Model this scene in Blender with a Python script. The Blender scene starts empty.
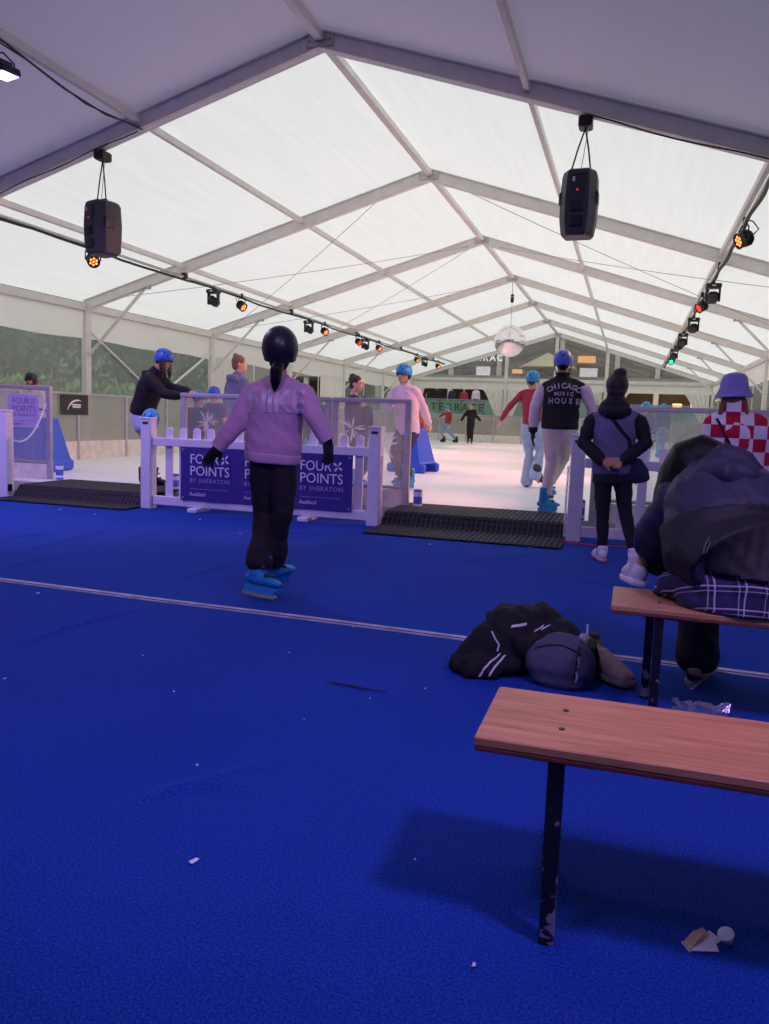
import bpy, bmesh, math, random
from mathutils import Vector, Matrix, noise
from mathutils.bvhtree import BVHTree
random.seed(7)
V = Vector
PI = math.pi
scene = bpy.context.scene
C = scene.collection

# ------------------------------------------------------------------ camera
FPX, YAW, PITCH, ROLL, EYE = 795.44, 0.295193, 0.119206, 0.0365174, V((0, 0, 1.12))
_fw = V((-math.sin(YAW) * math.cos(PITCH), math.cos(YAW) * math.cos(PITCH), -math.sin(PITCH)))
_r0 = V((math.cos(YAW), math.sin(YAW), 0))
_u0 = _r0.cross(_fw)
_r = _r0 * math.cos(ROLL) + _u0 * math.sin(ROLL)
_u = -_r0 * math.sin(ROLL) + _u0 * math.cos(ROLL)
cam = bpy.data.cameras.new('camera')
cam.sensor_fit = 'HORIZONTAL'
cam.sensor_width = 36.0
cam.lens = FPX / 769 * 36.0
cam.clip_start = 0.05
cam.clip_end = 400
camo = bpy.data.objects.new('camera', cam)
C.objects.link(camo)
m = Matrix.Identity(4)
for i in range(3):
    m[i][0] = _r[i]; m[i][1] = _u[i]; m[i][2] = -_fw[i]; m[i][3] = EYE[i]
camo.matrix_world = m
scene.camera = camo

def at(x, y, Y):
    """world point at tent depth Y that was surveyed at photo position x, y"""
    d = _r * ((x - 384.5) / FPX) - _u * ((y - 512) / FPX) + _fw
    return EYE + d * (Y / d.y)

def on(x, y, z=0.0):
    d = _r * ((x - 384.5) / FPX) - _u * ((y - 512) / FPX) + _fw
    return EYE + d * ((z - EYE.z) / d.z)

# ------------------------------------------------------------------ world: overcast sky
w = bpy.data.worlds.new('overcast_sky')
scene.world = w
w.use_nodes = True
nt = w.node_tree
bg = nt.nodes['Background']
tc = nt.nodes.new('ShaderNodeTexCoord')
nz = nt.nodes.new('ShaderNodeTexNoise')
nz.inputs['Scale'].default_value = 2.2
nz.inputs['Detail'].default_value = 4
rp = nt.nodes.new('ShaderNodeValToRGB')
rp.color_ramp.elements[0].color = (0.84, 0.87, 0.88, 1)
rp.color_ramp.elements[1].color = (1.0, 1.0, 0.985, 1)
nt.links.new(tc.outputs['Generated'], nz.inputs['Vector'])
nt.links.new(nz.outputs['Fac'], rp.inputs['Fac'])
nt.links.new(rp.outputs['Color'], bg.inputs['Color'])
bg.inputs['Strength'].default_value = 1.3

vs = scene.view_settings
vs.view_transform = 'Standard'
vs.look = 'None'
vs.gamma = 1.0
vs.use_curve_mapping = False
vs.exposure = 0.0
try:
    scene.cycles.max_bounces = 10
    scene.cycles.diffuse_bounces = 5
    scene.cycles.transparent_max_bounces = 24
    scene.cycles.sample_clamp_indirect = 6
    scene.cycles.caustics_reflective = False
    scene.cycles.caustics_refractive = False
except Exception:
    pass

# strengths of the purple floodlights (used by their builder) and stage lamps
FLOOD_W = 210.0
PAR_W = 750.0

# ------------------------------------------------------------------ materials
def lin(c):
    if isinstance(c, str):
        c = [int(c[i:i + 2], 16) / 255 for i in (0, 2, 4)]
        c = [(x / 12.92 if x <= 0.04045 else ((x + 0.055) / 1.055) ** 2.4) for x in c]
    return tuple(c[:3])

MATS = {}
def mat(name, col, rough=0.6, metal=0.0, var=0.12, scale=18.0, bump=0.0, bscale=120.0, spec=0.5, emit=None, estr=0.0, sheen=0.0):
    """plain procedural material: noise-varied colour plus fine bump"""
    if name in MATS:
        return MATS[name]
    mt = bpy.data.materials.new(name)
    mt.use_nodes = True
    n = mt.node_tree.nodes; l = mt.node_tree.links
    b = n['Principled BSDF']
    b.inputs['Roughness'].default_value = rough
    b.inputs['Metallic'].default_value = metal
    b.inputs['Specular IOR Level'].default_value = spec
    if sheen:
        b.inputs['Sheen Weight'].default_value = sheen
    c = lin(col)
    t = n.new('ShaderNodeTexCoord')
    z = n.new('ShaderNodeTexNoise'); z.inputs['Scale'].default_value = scale; z.inputs['Detail'].default_value = 5
    r = n.new('ShaderNodeValToRGB')
    r.color_ramp.elements[0].position = 0.3; r.color_ramp.elements[1].position = 0.7
    r.color_ramp.elements[0].color = (*[x * (1 - var) for x in c], 1)
    r.color_ramp.elements[1].color = (*[min(1, x * (1 + var)) for x in c], 1)
    l.new(t.outputs['Object'], z.inputs['Vector']); l.new(z.outputs['Fac'], r.inputs['Fac'])
    l.new(r.outputs['Color'], b.inputs['Base Color'])
    if bump:
        z2 = n.new('ShaderNodeTexNoise'); z2.inputs['Scale'].default_value = bscale; z2.inputs['Detail'].default_value = 3
        bp = n.new('ShaderNodeBump'); bp.inputs['Strength'].default_value = bump; bp.inputs['Distance'].default_value = 0.01
        l.new(t.outputs['Object'], z2.inputs['Vector']); l.new(z2.outputs['Fac'], bp.inputs['Height'])
        l.new(bp.outputs['Normal'], b.inputs['Normal'])
    if emit is not None:
        b.inputs['Emission Color'].default_value = (*lin(emit), 1)
        b.inputs['Emission Strength'].default_value = estr
    MATS[name] = mt
    return mt

def clear_mat(name, tint, haze, haze_col, gloss=0.06, rough=0.05):
    """clear sheet: transparent + a little milky haze + gloss"""
    mt = bpy.data.materials.new(name); mt.use_nodes = True
    n = mt.node_tree.nodes; l = mt.node_tree.links
    n.remove(n['Principled BSDF'])
    out = n['Material Output']
    tr = n.new('ShaderNodeBsdfTransparent'); tr.inputs[0].default_value = (*tint, 1)
    df = n.new('ShaderNodeBsdfDiffuse'); df.inputs[0].default_value = (*haze_col, 1)
    tl = n.new('ShaderNodeBsdfTranslucent'); tl.inputs[0].default_value = (*haze_col, 1)
    gl = n.new('ShaderNodeBsdfGlossy'); gl.inputs['Roughness'].default_value = rough
    a = n.new('ShaderNodeMixShader'); a.inputs[0].default_value = 0.5
    b = n.new('ShaderNodeMixShader'); d = n.new('ShaderNodeMixShader'); d.inputs[0].default_value = gloss
    t = n.new('ShaderNodeTexCoord')
    z = n.new('ShaderNodeTexNoise'); z.inputs['Scale'].default_value = 1.6; z.inputs['Detail'].default_value = 5
    mr = n.new('ShaderNodeMapRange'); mr.inputs['From Min'].default_value = 0.3; mr.inputs['From Max'].default_value = 0.7
    mr.inputs['To Min'].default_value = haze * 0.92; mr.inputs['To Max'].default_value = haze * 1.08
    l.new(t.outputs['Object'], z.inputs['Vector']); l.new(z.outputs['Fac'], mr.inputs['Value'])
    l.new(df.outputs[0], a.inputs[1]); l.new(tl.outputs[0], a.inputs[2])
    l.new(mr.outputs[0], b.inputs[0]); l.new(tr.outputs[0], b.inputs[1]); l.new(a.outputs[0], b.inputs[2])
    l.new(b.outputs[0], d.inputs[1]); l.new(gl.outputs[0], d.inputs[2])
    l.new(d.outputs[0], out.inputs['Surface'])
    MATS[name] = mt
    return mt

def sheet_mat(name, col, trans, streak=0.06):
    """tent fabric: diffuse + translucent, faint weave streaks"""
    mt = bpy.data.materials.new(name); mt.use_nodes = True
    n = mt.node_tree.nodes; l = mt.node_tree.links
    n.remove(n['Principled BSDF'])
    out = n['Material Output']
    t = n.new('ShaderNodeTexCoord'); mp = n.new('ShaderNodeMapping')
    mp.inputs['Scale'].default_value = (6.0, 0.35, 1.0)
    z = n.new('ShaderNodeTexNoise'); z.inputs['Scale'].default_value = 2.0; z.inputs['Detail'].default_value = 6
    r = n.new('ShaderNodeValToRGB')
    c = lin(col)
    r.color_ramp.elements[0].position = 0.3; r.color_ramp.elements[1].position = 0.7
    r.color_ramp.elements[0].color = (*[x * (1 - streak) for x in c], 1)
    r.color_ramp.elements[1].color = (*c, 1)
    df = n.new('ShaderNodeBsdfDiffuse'); tl = n.new('ShaderNodeBsdfTranslucent')
    a = n.new('ShaderNodeMixShader'); a.inputs[0].default_value = trans
    l.new(t.outputs['Object'], mp.inputs[0]); l.new(mp.outputs[0], z.inputs['Vector']); l.new(z.outputs['Fac'], r.inputs['Fac'])
    l.new(r.outputs['Color'], df.inputs[0]); l.new(r.outputs['Color'], tl.inputs[0])
    l.new(df.outputs[0], a.inputs[1]); l.new(tl.outputs[0], a.inputs[2]); l.new(a.outputs[0], out.inputs['Surface'])
    MATS[name] = mt
    return mt

def pattern_mat(name, kind, c1, c2, size, c3=None):
    """checker / plaid cloth from object coordinates"""
    mt = bpy.data.materials.new(name); mt.use_nodes = True
    n = mt.node_tree.nodes; l = mt.node_tree.links
    b = n['Principled BSDF']; b.inputs['Roughness'].default_value = 0.9
    t = n.new('ShaderNodeTexCoord'); sp = n.new('ShaderNodeSeparateXYZ'); l.new(t.outputs['Object'], sp.inputs[0])
    def mth(op, a, bb=None):
        x = n.new('ShaderNodeMath'); x.operation = op
        for i, q in enumerate((a, bb)):
            if q is None: continue
            if isinstance(q, (int, float)): x.inputs[i].default_value = q
            else: l.new(q, x.inputs[i])
        return x.outputs[0]
    def mix(f, a, bb):
        x = n.new('ShaderNodeMix'); x.data_type = 'RGBA'
        l.new(f, x.inputs[0])
        for i, q in ((6, a), (7, bb)):
            if isinstance(q, tuple): x.inputs[i].default_value = (*q, 1)
            else: l.new(q, x.inputs[i])
        return x.outputs[2]
    if kind == 'checker':
        fx = mth('FLOOR', mth('DIVIDE', mth('ADD', sp.outputs[0], 5.02), size))
        fz = mth('FLOOR', mth('DIVIDE', sp.outputs[2], size))
        fy = mth('FLOOR', mth('DIVIDE', mth('ADD', sp.outputs[1], 4.98), size * 2.2))
        s = mth('ABSOLUTE', mth('MODULO', mth('ADD', mth('ADD', fx, fz), fy), 2.0))
        col = mix(s, lin(c1), lin(c2))
        l.new(col, b.inputs['Base Color'])
    else:
        col = None
        def line(co, period, width, off=0.0):
            q = mth('FRACT', mth('DIVIDE', mth('ADD', co, 5.0 + off), period))
            return mth('LESS_THAN', q, width)
        ux = mth('ADD', sp.outputs[0], mth('MULTIPLY', sp.outputs[1], 0.7))
        uz = mth('ADD', sp.outputs[2], mth('MULTIPLY', sp.outputs[1], 0.45))
        base = lin(c1)
        c = mix(mth('MULTIPLY', line(ux, size, 0.45), 0.45), base, lin(c3))
        c = mix(mth('MULTIPLY', line(uz, size, 0.45), 0.45), c, lin(c3))
        for co in (ux, uz):
            c = mix(mth('MULTIPLY', line(co, size, 0.07, 0.012), 0.75), c, lin(c2))
            c = mix(mth('MULTIPLY', line(co, size, 0.05, 0.03), 0.5), c, lin(c2))
        l.new(c, b.inputs['Base Color'])
    z2 = n.new('ShaderNodeTexNoise'); z2.inputs['Scale'].default_value = 140
    bp = n.new('ShaderNodeBump'); bp.inputs['Strength'].default_value = 0.35; bp.inputs['Distance'].default_value = 0.01
    l.new(t.outputs['Object'], z2.inputs['Vector']); l.new(z2.outputs['Fac'], bp.inputs['Height']); l.new(bp.outputs['Normal'], b.inputs['Normal'])
    MATS[name] = mt
    return mt

# ------------------------------------------------------------------ mesh builder
def ortho(d, ref=None):
    d = d.normalized()
    if ref is None or abs(d.dot(ref.normalized())) > 0.98:
        ref = V((0, 0, 1)) if abs(d.z) < 0.9 else V((1, 0, 0))
    a = (ref - d * ref.dot(d)).normalized()
    return a, d.cross(a)

class MB:
    def __init__(s):
        s.v = []; s.f = []
    def add(s, vs, fs):
        o = len(s.v)
        s.v += [V(q) for q in vs]
        s.f += [tuple(i + o for i in q) for q in fs]
        return s
    def box(s, c, sz, ax=None, bev=0.0):
        c = V(c)
        X, Y, Z = ax if ax else (V((1, 0, 0)), V((0, 1, 0)), V((0, 0, 1)))
        hx, hy, hz = [q / 2 for q in sz]
        if bev <= 0:
            vs = [c + X * (a * hx) + Y * (b * hy) + Z * (d * hz) for a in (-1, 1) for b in (-1, 1) for d in (-1, 1)]
            return s.add(vs, [(0, 1, 3, 2), (4, 6, 7, 5), (0, 4, 5, 1), (2, 3, 7, 6), (0, 2, 6, 4), (1, 5, 7, 3)])
        b = min(bev, hx * .99, hy * .99, hz * .99)
        def ring(ix, iy, z):
            p = []
            for sx, sy in ((1, 1), (-1, 1), (-1, -1), (1, -1)):
                q = [(sx * (ix), sy * (iy - b)), (sx * (ix - b), sy * iy)]
                if sx * sy < 0: q.reverse()
                p += q
            return [c + X * x + Y * y + Z * z for x, y in p]
        rs = [ring(hx - b, hy - b, -hz), ring(hx, hy, -hz + b), ring(hx, hy, hz - b), ring(hx - b, hy - b, hz)]
        return s.rings(rs)
    def rings(s, rs, caps=True, closed=False):
        n = len(rs[0]); o = len(s.v)
        for r in rs: s.v += [V(q) for q in r]
        k = len(rs)
        for j in range(k if closed else k - 1):
            for i in range(n):
                a = o + j * n + i; b = o + j * n + (i + 1) % n
                j2 = (j + 1) % k
                s.f.append((a, b, o + j2 * n + (i + 1) % n, o + j2 * n + i))
        if caps and not closed:
            s.f.append(tuple(o + i for i in reversed(range(n))))
            s.f.append(tuple(o + (k - 1) * n + i for i in range(n)))
        return s
    def bar(s, p0, p1, w, h, up=None, bev=0.0):
        p0 = V(p0); p1 = V(p1); d = p1 - p0
        a, b = ortho(d, up)
        return s.box((p0 + p1) / 2, (w, h, d.length), (b, a, d.normalized()), bev)
    def tube(s, pts, r, n=8, ref=None):
        pts = [V(p) for p in pts]
        rs = r if isinstance(r, (list, tuple)) else [r] * len(pts)
        out = []
        pa = None
        for i, p in enumerate(pts):
            d = (pts[min(i + 1, len(pts) - 1)] - pts[max(i - 1, 0)])
            if d.length < 1e-9: d = V((0, 0, 1))
            a, b = ortho(d, pa if pa is not None else ref)
            pa = a
            out.append([p + (a * math.cos(t) + b * math.sin(t)) * rs[i] for t in [2 * PI * k / n for k in range(n)]])
        return s.rings(out)
    def loft(s, rs, n=20, dome=True, sq=1.0):
        """rs: (centre, rx, ry, right axis, forward axis or None)"""
        cs = [V(q[0]) for q in rs]; out = []
        def ring(c, rx, ry, R, Fv):
            o = []
            for k in range(n):
                t = 2 * PI * k / n; ct, st = math.cos(t), math.sin(t)
                if sq != 1.0:
                    ct = math.copysign(abs(ct) ** sq, ct); st = math.copysign(abs(st) ** sq, st)
                o.append(c + R * (rx * ct) + Fv * (ry * st))
            return o
        fr = []
        for i, q in enumerate(rs):
            d = cs[min(i + 1, len(cs) - 1)] - cs[max(i - 1, 0)]
            d = d.normalized() if d.length > 1e-9 else V((0, 0, 1))
            R = V(q[3]) if len(q) > 3 and q[3] is not None else (fr[-1][1] if fr else ortho(d)[0])
            R = (R - d * R.dot(d))
            R = R.normalized() if R.length > 1e-6 else ortho(d)[0]
            fr.append((d, R, d.cross(R)))
        if dome:
            d, R, Fv = fr[0]; q = rs[0]
            for t in (0.98, 0.8, 0.45):
                k = math.sqrt(1 - t * t)
                out.append(ring(cs[0] - d * min(q[1], q[2]) * t * 0.8, q[1] * k, q[2] * k, R, Fv))
        for i, q in enumerate(rs):
            out.append(ring(cs[i], q[1], q[2], fr[i][1], fr[i][2]))
        if dome:
            d, R, Fv = fr[-1]; q = rs[-1]
            for t in (0.45, 0.8, 0.98):
                k = math.sqrt(1 - t * t)
                out.append(ring(cs[-1] + d * min(q[1], q[2]) * t * 0.8, q[1] * k, q[2] * k, R, Fv))
        return s.rings(out)
    def limb(s, pts, radii, n=14):
        return s.loft([(p, r, r, None) for p, r in zip(pts, radii)], n)
    def ell(s, c, rad, ax=None, nu=20, nv=12):
        c = V(c); X, Y, Z = ax if ax else (V((1, 0, 0)), V((0, 1, 0)), V((0, 0, 1)))
        out = []
        for j in range(1, nv):
            t = PI * j / nv
            out.append([c + X * (rad[0] * math.sin(t) * math.cos(q)) + Y * (rad[1] * math.sin(t) * math.sin(q)) - Z * (rad[2] * math.cos(t)) for q in [2 * PI * k / nu for k in range(nu)]])
        return s.rings(out)
    def lathe(s, prof, c, ax=None, n=20, caps=True):
        c = V(c); X, Y, Z = ax if ax else (V((1, 0, 0)), V((0, 1, 0)), V((0, 0, 1)))
        out = [[c + X * (r * math.cos(q)) + Y * (r * math.sin(q)) + Z * z for q in [2 * PI * k / n for k in range(n)]] for r, z in prof]
        return s.rings(out, caps)
    def prism(s, pts, vec):
        vec = V(vec); a = [V(p) for p in pts]
        return s.rings([a, [p + vec for p in a]])
    def grid(s, fn, nu, nv):
        o = len(s.v)
        for j in range(nv + 1):
            for i in range(nu + 1): s.v.append(V(fn(i / nu, j / nv)))
        for j in range(nv):
            for i in range(nu):
                a = o + j * (nu + 1) + i
                s.f.append((a, a + 1, a + nu + 2, a + nu + 1))
        return s
    def mesh(s, name='m', off=None):
        me = bpy.data.meshes.new(name)
        o = off if off is not None else V((0, 0, 0))
        me.from_pydata([tuple(q - o) for q in s.v], [], s.f)
        me.validate()
        bm = bmesh.new(); bm.from_mesh(me)
        bmesh.ops.recalc_face_normals(bm, faces=bm.faces)
        bm.to_mesh(me); bm.free()
        return me

# ------------------------------------------------------------------ objects
def wloc(o):
    p = V((0, 0, 0))
    while o is not None:
        p += o.location; o = o.parent
    return p

def put(o, parent=None):
    C.objects.link(o)
    if parent is not None: o.parent = parent
    return o

def smooth(me, ang=0.7):
    for p in me.polygons: p.use_smooth = True
    try: me.set_sharp_from_angle(angle=ang)
    except Exception: pass

def obj(name, mb, material, parent=None, sm=False, label=None):
    """one mesh object from world-space geometry; under a parent it becomes local"""
    if parent is not None:
        off = wloc(parent)
        me = mb.mesh(name, off) if isinstance(mb, MB) else mb
        o = bpy.data.objects.new(name, me)
    else:
        if isinstance(mb, MB):
            xs = [q.x for q in mb.v]; ys = [q.y for q in mb.v]; zs = [q.z for q in mb.v]
            off = V(((min(xs) + max(xs)) / 2, (min(ys) + max(ys)) / 2, min(zs)))
            me = mb.mesh(name, off)
        else:
            me = mb; off = V((0, 0, 0))
        o = bpy.data.objects.new(name, me)
        o.location = off
    put(o, parent)
    me.materials.clear(); me.materials.append(MATS[material] if isinstance(material, str) else material)
    if sm: smooth(me, sm if isinstance(sm, float) else 0.7)
    if label: o['label'] = label
    return o

def tag(o, label, cat, group=None, kind=None):
    o['label'] = label; o['category'] = cat
    if group: o['group'] = group
    if kind: o['kind'] = kind
    return o

def thing(name, label, cat, loc=(0, 0, 0), group=None):
    o = bpy.data.objects.new(name, None)
    o.empty_display_size = 0.2
    o.location = V(loc); put(o)
    return tag(o, label, cat, group)

def struct(name, loc=(0, 0, 0)):
    o = bpy.data.objects.new(name, None); o.location = V(loc); put(o); o['kind'] = 'structure'
    return o

def share(name, src, parent, loc, rotz=0.0, sx=None):
    """another object on the same mesh data, placed relative to its parent"""
    o = bpy.data.objects.new(name, src.data); put(o, parent); o.location = V(loc); o.rotation_euler = (0, 0, rotz)
    return o

def copy_tree(o, parent=None):
    c = o.copy(); C.objects.link(c); c.parent = parent
    for ch in list(o.children): copy_tree(ch, c)
    return c

def remesh(mb, voxel, it=2, fold=0.0, fscale=(7, 7, 16), seed=0.0):
    """fuse overlapping solids into one continuous skin (voxel remesh), soften, add cloth folds; returns builder"""
    me = mb.mesh('tmp')
    o = bpy.data.objects.new('tmp', me); C.objects.link(o)
    md = o.modifiers.new('r', 'REMESH'); md.mode = 'VOXEL'; md.voxel_size = voxel
    if it:
        ms = o.modifiers.new('s', 'SMOOTH'); ms.factor = 0.5; ms.iterations = it
    dg = bpy.context.evaluated_depsgraph_get()
    m2 = bpy.data.meshes.new_from_object(o.evaluated_get(dg))
    bpy.data.objects.remove(o); bpy.data.meshes.remove(me)
    out = MB()
    if fold:
        nr = [V(q.normal) for q in m2.vertices]
        for q, n_ in zip(m2.vertices, nr):
            p = V(q.co); a = V((p.x * fscale[0], p.y * fscale[1], p.z * fscale[2] + 0.8 * fscale[2] * p.x)) + V((seed, seed * .7, 0))
            d = noise.noise(a) + 0.5 * noise.noise(a * 2.3 + V((5, 0, 0)))
            q.co = p + n_ * (d * fold)
    out.v = [V(q.co) for q in m2.vertices]; out.f = [tuple(p.vertices) for p in m2.polygons]
    bpy.data.meshes.remove(m2)
    return out

def bvh_of(mb):
    return BVHTree.FromPolygons([tuple(q) for q in mb.v], mb.f)

_FONT = {}
def text_mb(body, size, O, X, Z, depth=0.004, align='CENTER', sx=1.0, bold=0.0, fine=0.0, spacing=1.0):
    """solid lettering: origin O (baseline), X reading direction, Z letter-up; returns builder"""
    cu = bpy.data.curves.new('t', 'FONT'); cu.body = body; cu.size = size; cu.align_x = align
    cu.extrude = depth / 2; cu.resolution_u = 3; cu.offset = bold; cu.space_character = spacing
    o = bpy.data.objects.new('t', cu); C.objects.link(o)
    dg = bpy.context.evaluated_depsgraph_get()
    me = bpy.data.meshes.new_from_object(o.evaluated_get(dg))
    if fine:
        bm = bmesh.new(); bm.from_mesh(me)
        bmesh.ops.triangulate(bm, faces=bm.faces)
        for _ in range(4):
            es = [e for e in bm.edges if e.calc_length() > fine]
            if not es: break
            bmesh.ops.subdivide_edges(bm, edges=es, cuts=1)
            bmesh.ops.triangulate(bm, faces=bm.faces)
        bm.to_mesh(me); bm.free()
    N = X.cross(Z)
    mb = MB()
    # letter normal faces -N... text local z -> toward reader
    mb.v = [O + X * (q.co.x * sx) + Z * q.co.y + N * q.co.z for q in me.vertices]
    mb.f = [tuple(p.vertices) for p in me.polygons]
    bpy.data.objects.remove(o); bpy.data.meshes.remove(me); bpy.data.curves.remove(cu)
    return mb
# ------------------------------------------------------------------ the setting
mat('alu', 'B9B6B0', 0.42, 0.75, 0.06, 6)
mat('alu_paint', 'DCD8D1', 0.5, 0.0, 0.06, 6)
mat('steel', '9A9AA0', 0.4, 0.8, 0.08, 8)
mat('black_metal', '15141A', 0.45, 0.3, 0.2, 30, 0.1)
mat('black_plastic', '1B1A22', 0.42, 0.0, 0.15, 30, 0.15, 300)
mat('grey_plastic', '34333E', 0.5, 0.0, 0.15, 30, 0.15, 300)
mat('white_plastic', 'E4E0EA', 0.4, 0.0, 0.04, 12)
mat('white_paint', 'F0EEEC', 0.55, 0.0, 0.04, 8)
mat('cable', '1A1820', 0.6)
sheet_mat('roof_clear', 'F4F5F3', 0.62, 0.05)
sheet_mat('roof_lined', 'D6D0E2', 0.12, 0.03)  # lavender tint paints the floodlights' purple wash into the lining colour
sheet_mat('valance', 'F3F0E8', 0.5, 0.06)
sheet_mat('wall_lined', 'DEDBE0', 0.01, 0.04)
clear_mat('window_vinyl', (0.80, 0.84, 0.82), 0.21, (0.66, 0.69, 0.65), 0.04, 0.15)
clear_mat('perspex', (0.90, 0.92, 0.95), 0.14, (0.75, 0.75, 0.82), 0.05, 0.05)
clear_mat('clear_plastic', (0.93, 0.94, 0.96), 0.22, (0.8, 0.8, 0.85), 0.05, 0.2)
clear_mat('green_glass', (0.6, 0.75, 0.66), 0.7, (0.38, 0.56, 0.46), 0.06, 0.05)
clear_mat('shop_glass', (0.80, 0.82, 0.80), 0.06, (0.5, 0.5, 0.5), 0.05, 0.02)

# carpet: fibre noise, faint traffic wear
def carpet_mat():
    mt = bpy.data.materials.new('carpet'); mt.use_nodes = True
    n = mt.node_tree.nodes; l = mt.node_tree.links; b = n['Principled BSDF']
    b.inputs['Roughness'].default_value = 0.95; b.inputs['Specular IOR Level'].default_value = 0.1
    b.inputs['Sheen Weight'].default_value = 0.15
    b.inputs['Sheen Tint'].default_value = (0.15, 0.25, 1.0, 1)
    t = n.new('ShaderNodeTexCoord')
    z1 = n.new('ShaderNodeTexNoise'); z1.inputs['Scale'].default_value = 160; z1.inputs['Detail'].default_value = 4
    z2 = n.new('ShaderNodeTexNoise'); z2.inputs['Scale'].default_value = 1.3; z2.inputs['Detail'].default_value = 5
    r1 = n.new('ShaderNodeValToRGB'); r1.color_ramp.elements[0].position = 0.32; r1.color_ramp.elements[1].position = 0.68
    r1.color_ramp.elements[0].color = (0.004, 0.022, 0.19, 1); r1.color_ramp.elements[1].color = (0.014, 0.078, 0.48, 1)
    mx = n.new('ShaderNodeMix'); mx.data_type = 'RGBA'; mx.blend_type = 'MULTIPLY'; mx.inputs[0].default_value = 0.4
    r2 = n.new('ShaderNodeValToRGB'); r2.color_ramp.elements[0].position = 0.3; r2.color_ramp.elements[1].position = 0.75
    r2.color_ramp.elements[0].color = (0.62, 0.68, 0.72, 1); r2.color_ramp.elements[1].color = (1, 1, 1, 1)
    bp = n.new('ShaderNodeBump'); bp.inputs['Strength'].default_value = 0.6; bp.inputs['Distance'].default_value = 0.006
    for z in (z1, z2): l.new(t.outputs['Object'], z.inputs['Vector'])
    l.new(z1.outputs['Fac'], r1.inputs['Fac']); l.new(z2.outputs['Fac'], r2.inputs['Fac'])
    l.new(r1.outputs['Color'], mx.inputs[6]); l.new(r2.outputs['Color'], mx.inputs[7]); l.new(mx.outputs[2], b.inputs['Base Color'])
    l.new(z1.outputs['Fac'], bp.inputs['Height']); l.new(bp.outputs['Normal'], b.inputs['Normal'])
    MATS['carpet'] = mt
carpet_mat()

def ice_mat():
    mt = bpy.data.materials.new('ice'); mt.use_nodes = True
    n = mt.node_tree.nodes; l = mt.node_tree.links; b = n['Principled BSDF']
    t = n.new('ShaderNodeTexCoord')
    z1 = n.new('ShaderNodeTexNoise'); z1.inputs['Scale'].default_value = 0.8; z1.inputs['Detail'].default_value = 6
    z2 = n.new('ShaderNodeTexNoise'); z2.inputs['Scale'].default_value = 14; z2.inputs['Detail'].default_value = 8
    r1 = n.new('ShaderNodeValToRGB')
    r1.color_ramp.elements[0].color = (0.74, 0.75, 0.77, 1); r1.color_ramp.elements[1].color = (0.88, 0.88, 0.89, 1)
    mr = n.new('ShaderNodeMapRange'); mr.inputs['To Min'].default_value = 0.28; mr.inputs['To Max'].default_value = 0.55
    l.new(t.outputs['Object'], z1.inputs['Vector']); l.new(t.outputs['Object'], z2.inputs['Vector'])
    l.new(z1.outputs['Fac'], r1.inputs['Fac']); l.new(r1.outputs['Color'], b.inputs['Base Color'])
    l.new(z2.outputs['Fac'], mr.inputs['Value']); l.new(mr.outputs[0], b.inputs['Roughness'])
    MATS['ice'] = mt
ice_mat()

XR, ZR, SL = -3.59, 5.15, 0.307          # ridge x, underside height, roof slope
HW = 6.97
FR = [8.75 + 5 * k for k in range(-3, 7)]  # frame positions along the tent
def zr(x): return ZR - SL * abs(x - XR)
ICE = 0.12

# ground, carpet, ice
mat('asphalt', '6E6C6A', 0.9, 0, 0.2, 3, 0.3, 60)
g = obj('ground', MB().box((-6, 30, -0.15), (120, 130, 0.2)), 'asphalt'); g['kind'] = 'structure'
def carpet_z(x, y):
    r = 0.0
    for (x0, y0, x1, y1, h, wd) in RIPPLE:
        dx, dy = x1 - x0, y1 - y0; L = math.hypot(dx, dy)
        t = max(0, min(1, ((x - x0) * dx + (y - y0) * dy) / L / L)); d = math.hypot(x - x0 - t * dx, y - y0 - t * dy)
        r += h * math.exp(-(d / wd) ** 2) * math.sin(PI * min(1, max(0.02, t)) if 0 < t < 1 else 0.02)
    return r
RIPPLE = []
for (xa, ya, xb, yb, h_, w_) in ((0, 649, 150, 605, .020, .022), (0, 557, 150, 521, .020, .026), (0, 569, 60, 555, .016, .024), (165, 585, 250, 557, .016, .022), (20, 600, 60, 590, .01, .02), (120, 806, 285, 758, .010, .03), (150, 790, 260, 784, .008, .03), (0, 538, 60, 534, .016, .025), (420, 566, 560, 552, .012, .024), (560, 580, 700, 592, .014, .024), (690, 600, 769, 640, .014, .03), (90, 545, 190, 527, .012, .022)):
    a_, b_ = on(xa, ya), on(xb, yb); RIPPLE.append((a_.x, a_.y, b_.x, b_.y, h_, w_))
def span(*seg):
    out = []
    for a, b, n_ in seg: out += [a + (b - a) * i / n_ for i in range(n_)]
    return out + [seg[-1][1]]
XS = span((-10.5, -6.4, 40), (-6.4, 1.6, 360), (1.6, 3.3, 16)); YS = span((-6.2, 1.7, 40), (1.7, 7.2, 250), (7.2, 8.2, 12))
fl = MB().grid(lambda u, v: (lambda x, y: (x, y, carpet_z(x, y)))(XS[round(u * (len(XS) - 1))], YS[round(v * (len(YS) - 1))]), len(XS) - 1, len(YS) - 1)
o = obj('floor', fl, 'carpet', sm=True); o['kind'] = 'structure'; o.location.z = 0.0; o['label'] = 'bright blue carpet laid in front of the rink'
mat('stripe', 'B7B1C4', 0.85, 0, 0.35, 9)
mat('stripe_dark', '15163A', 0.9, 0, 0.2, 9)
st = struct('trim_1', (-3, 4.0, 0))
def strip(y0, y1, z):
    mb = MB()
    xs = [-10.3 + 0.12 * i for i in range(112)]
    return mb.rings([[V((x, 3.955 - (x + 1) * 0.03 + q + 0.004 * math.sin(x * 3), zz)) for q, zz in ((y0, 0.0), (y1, 0.0), (y1, z), (y0, z))] for x in xs])
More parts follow.
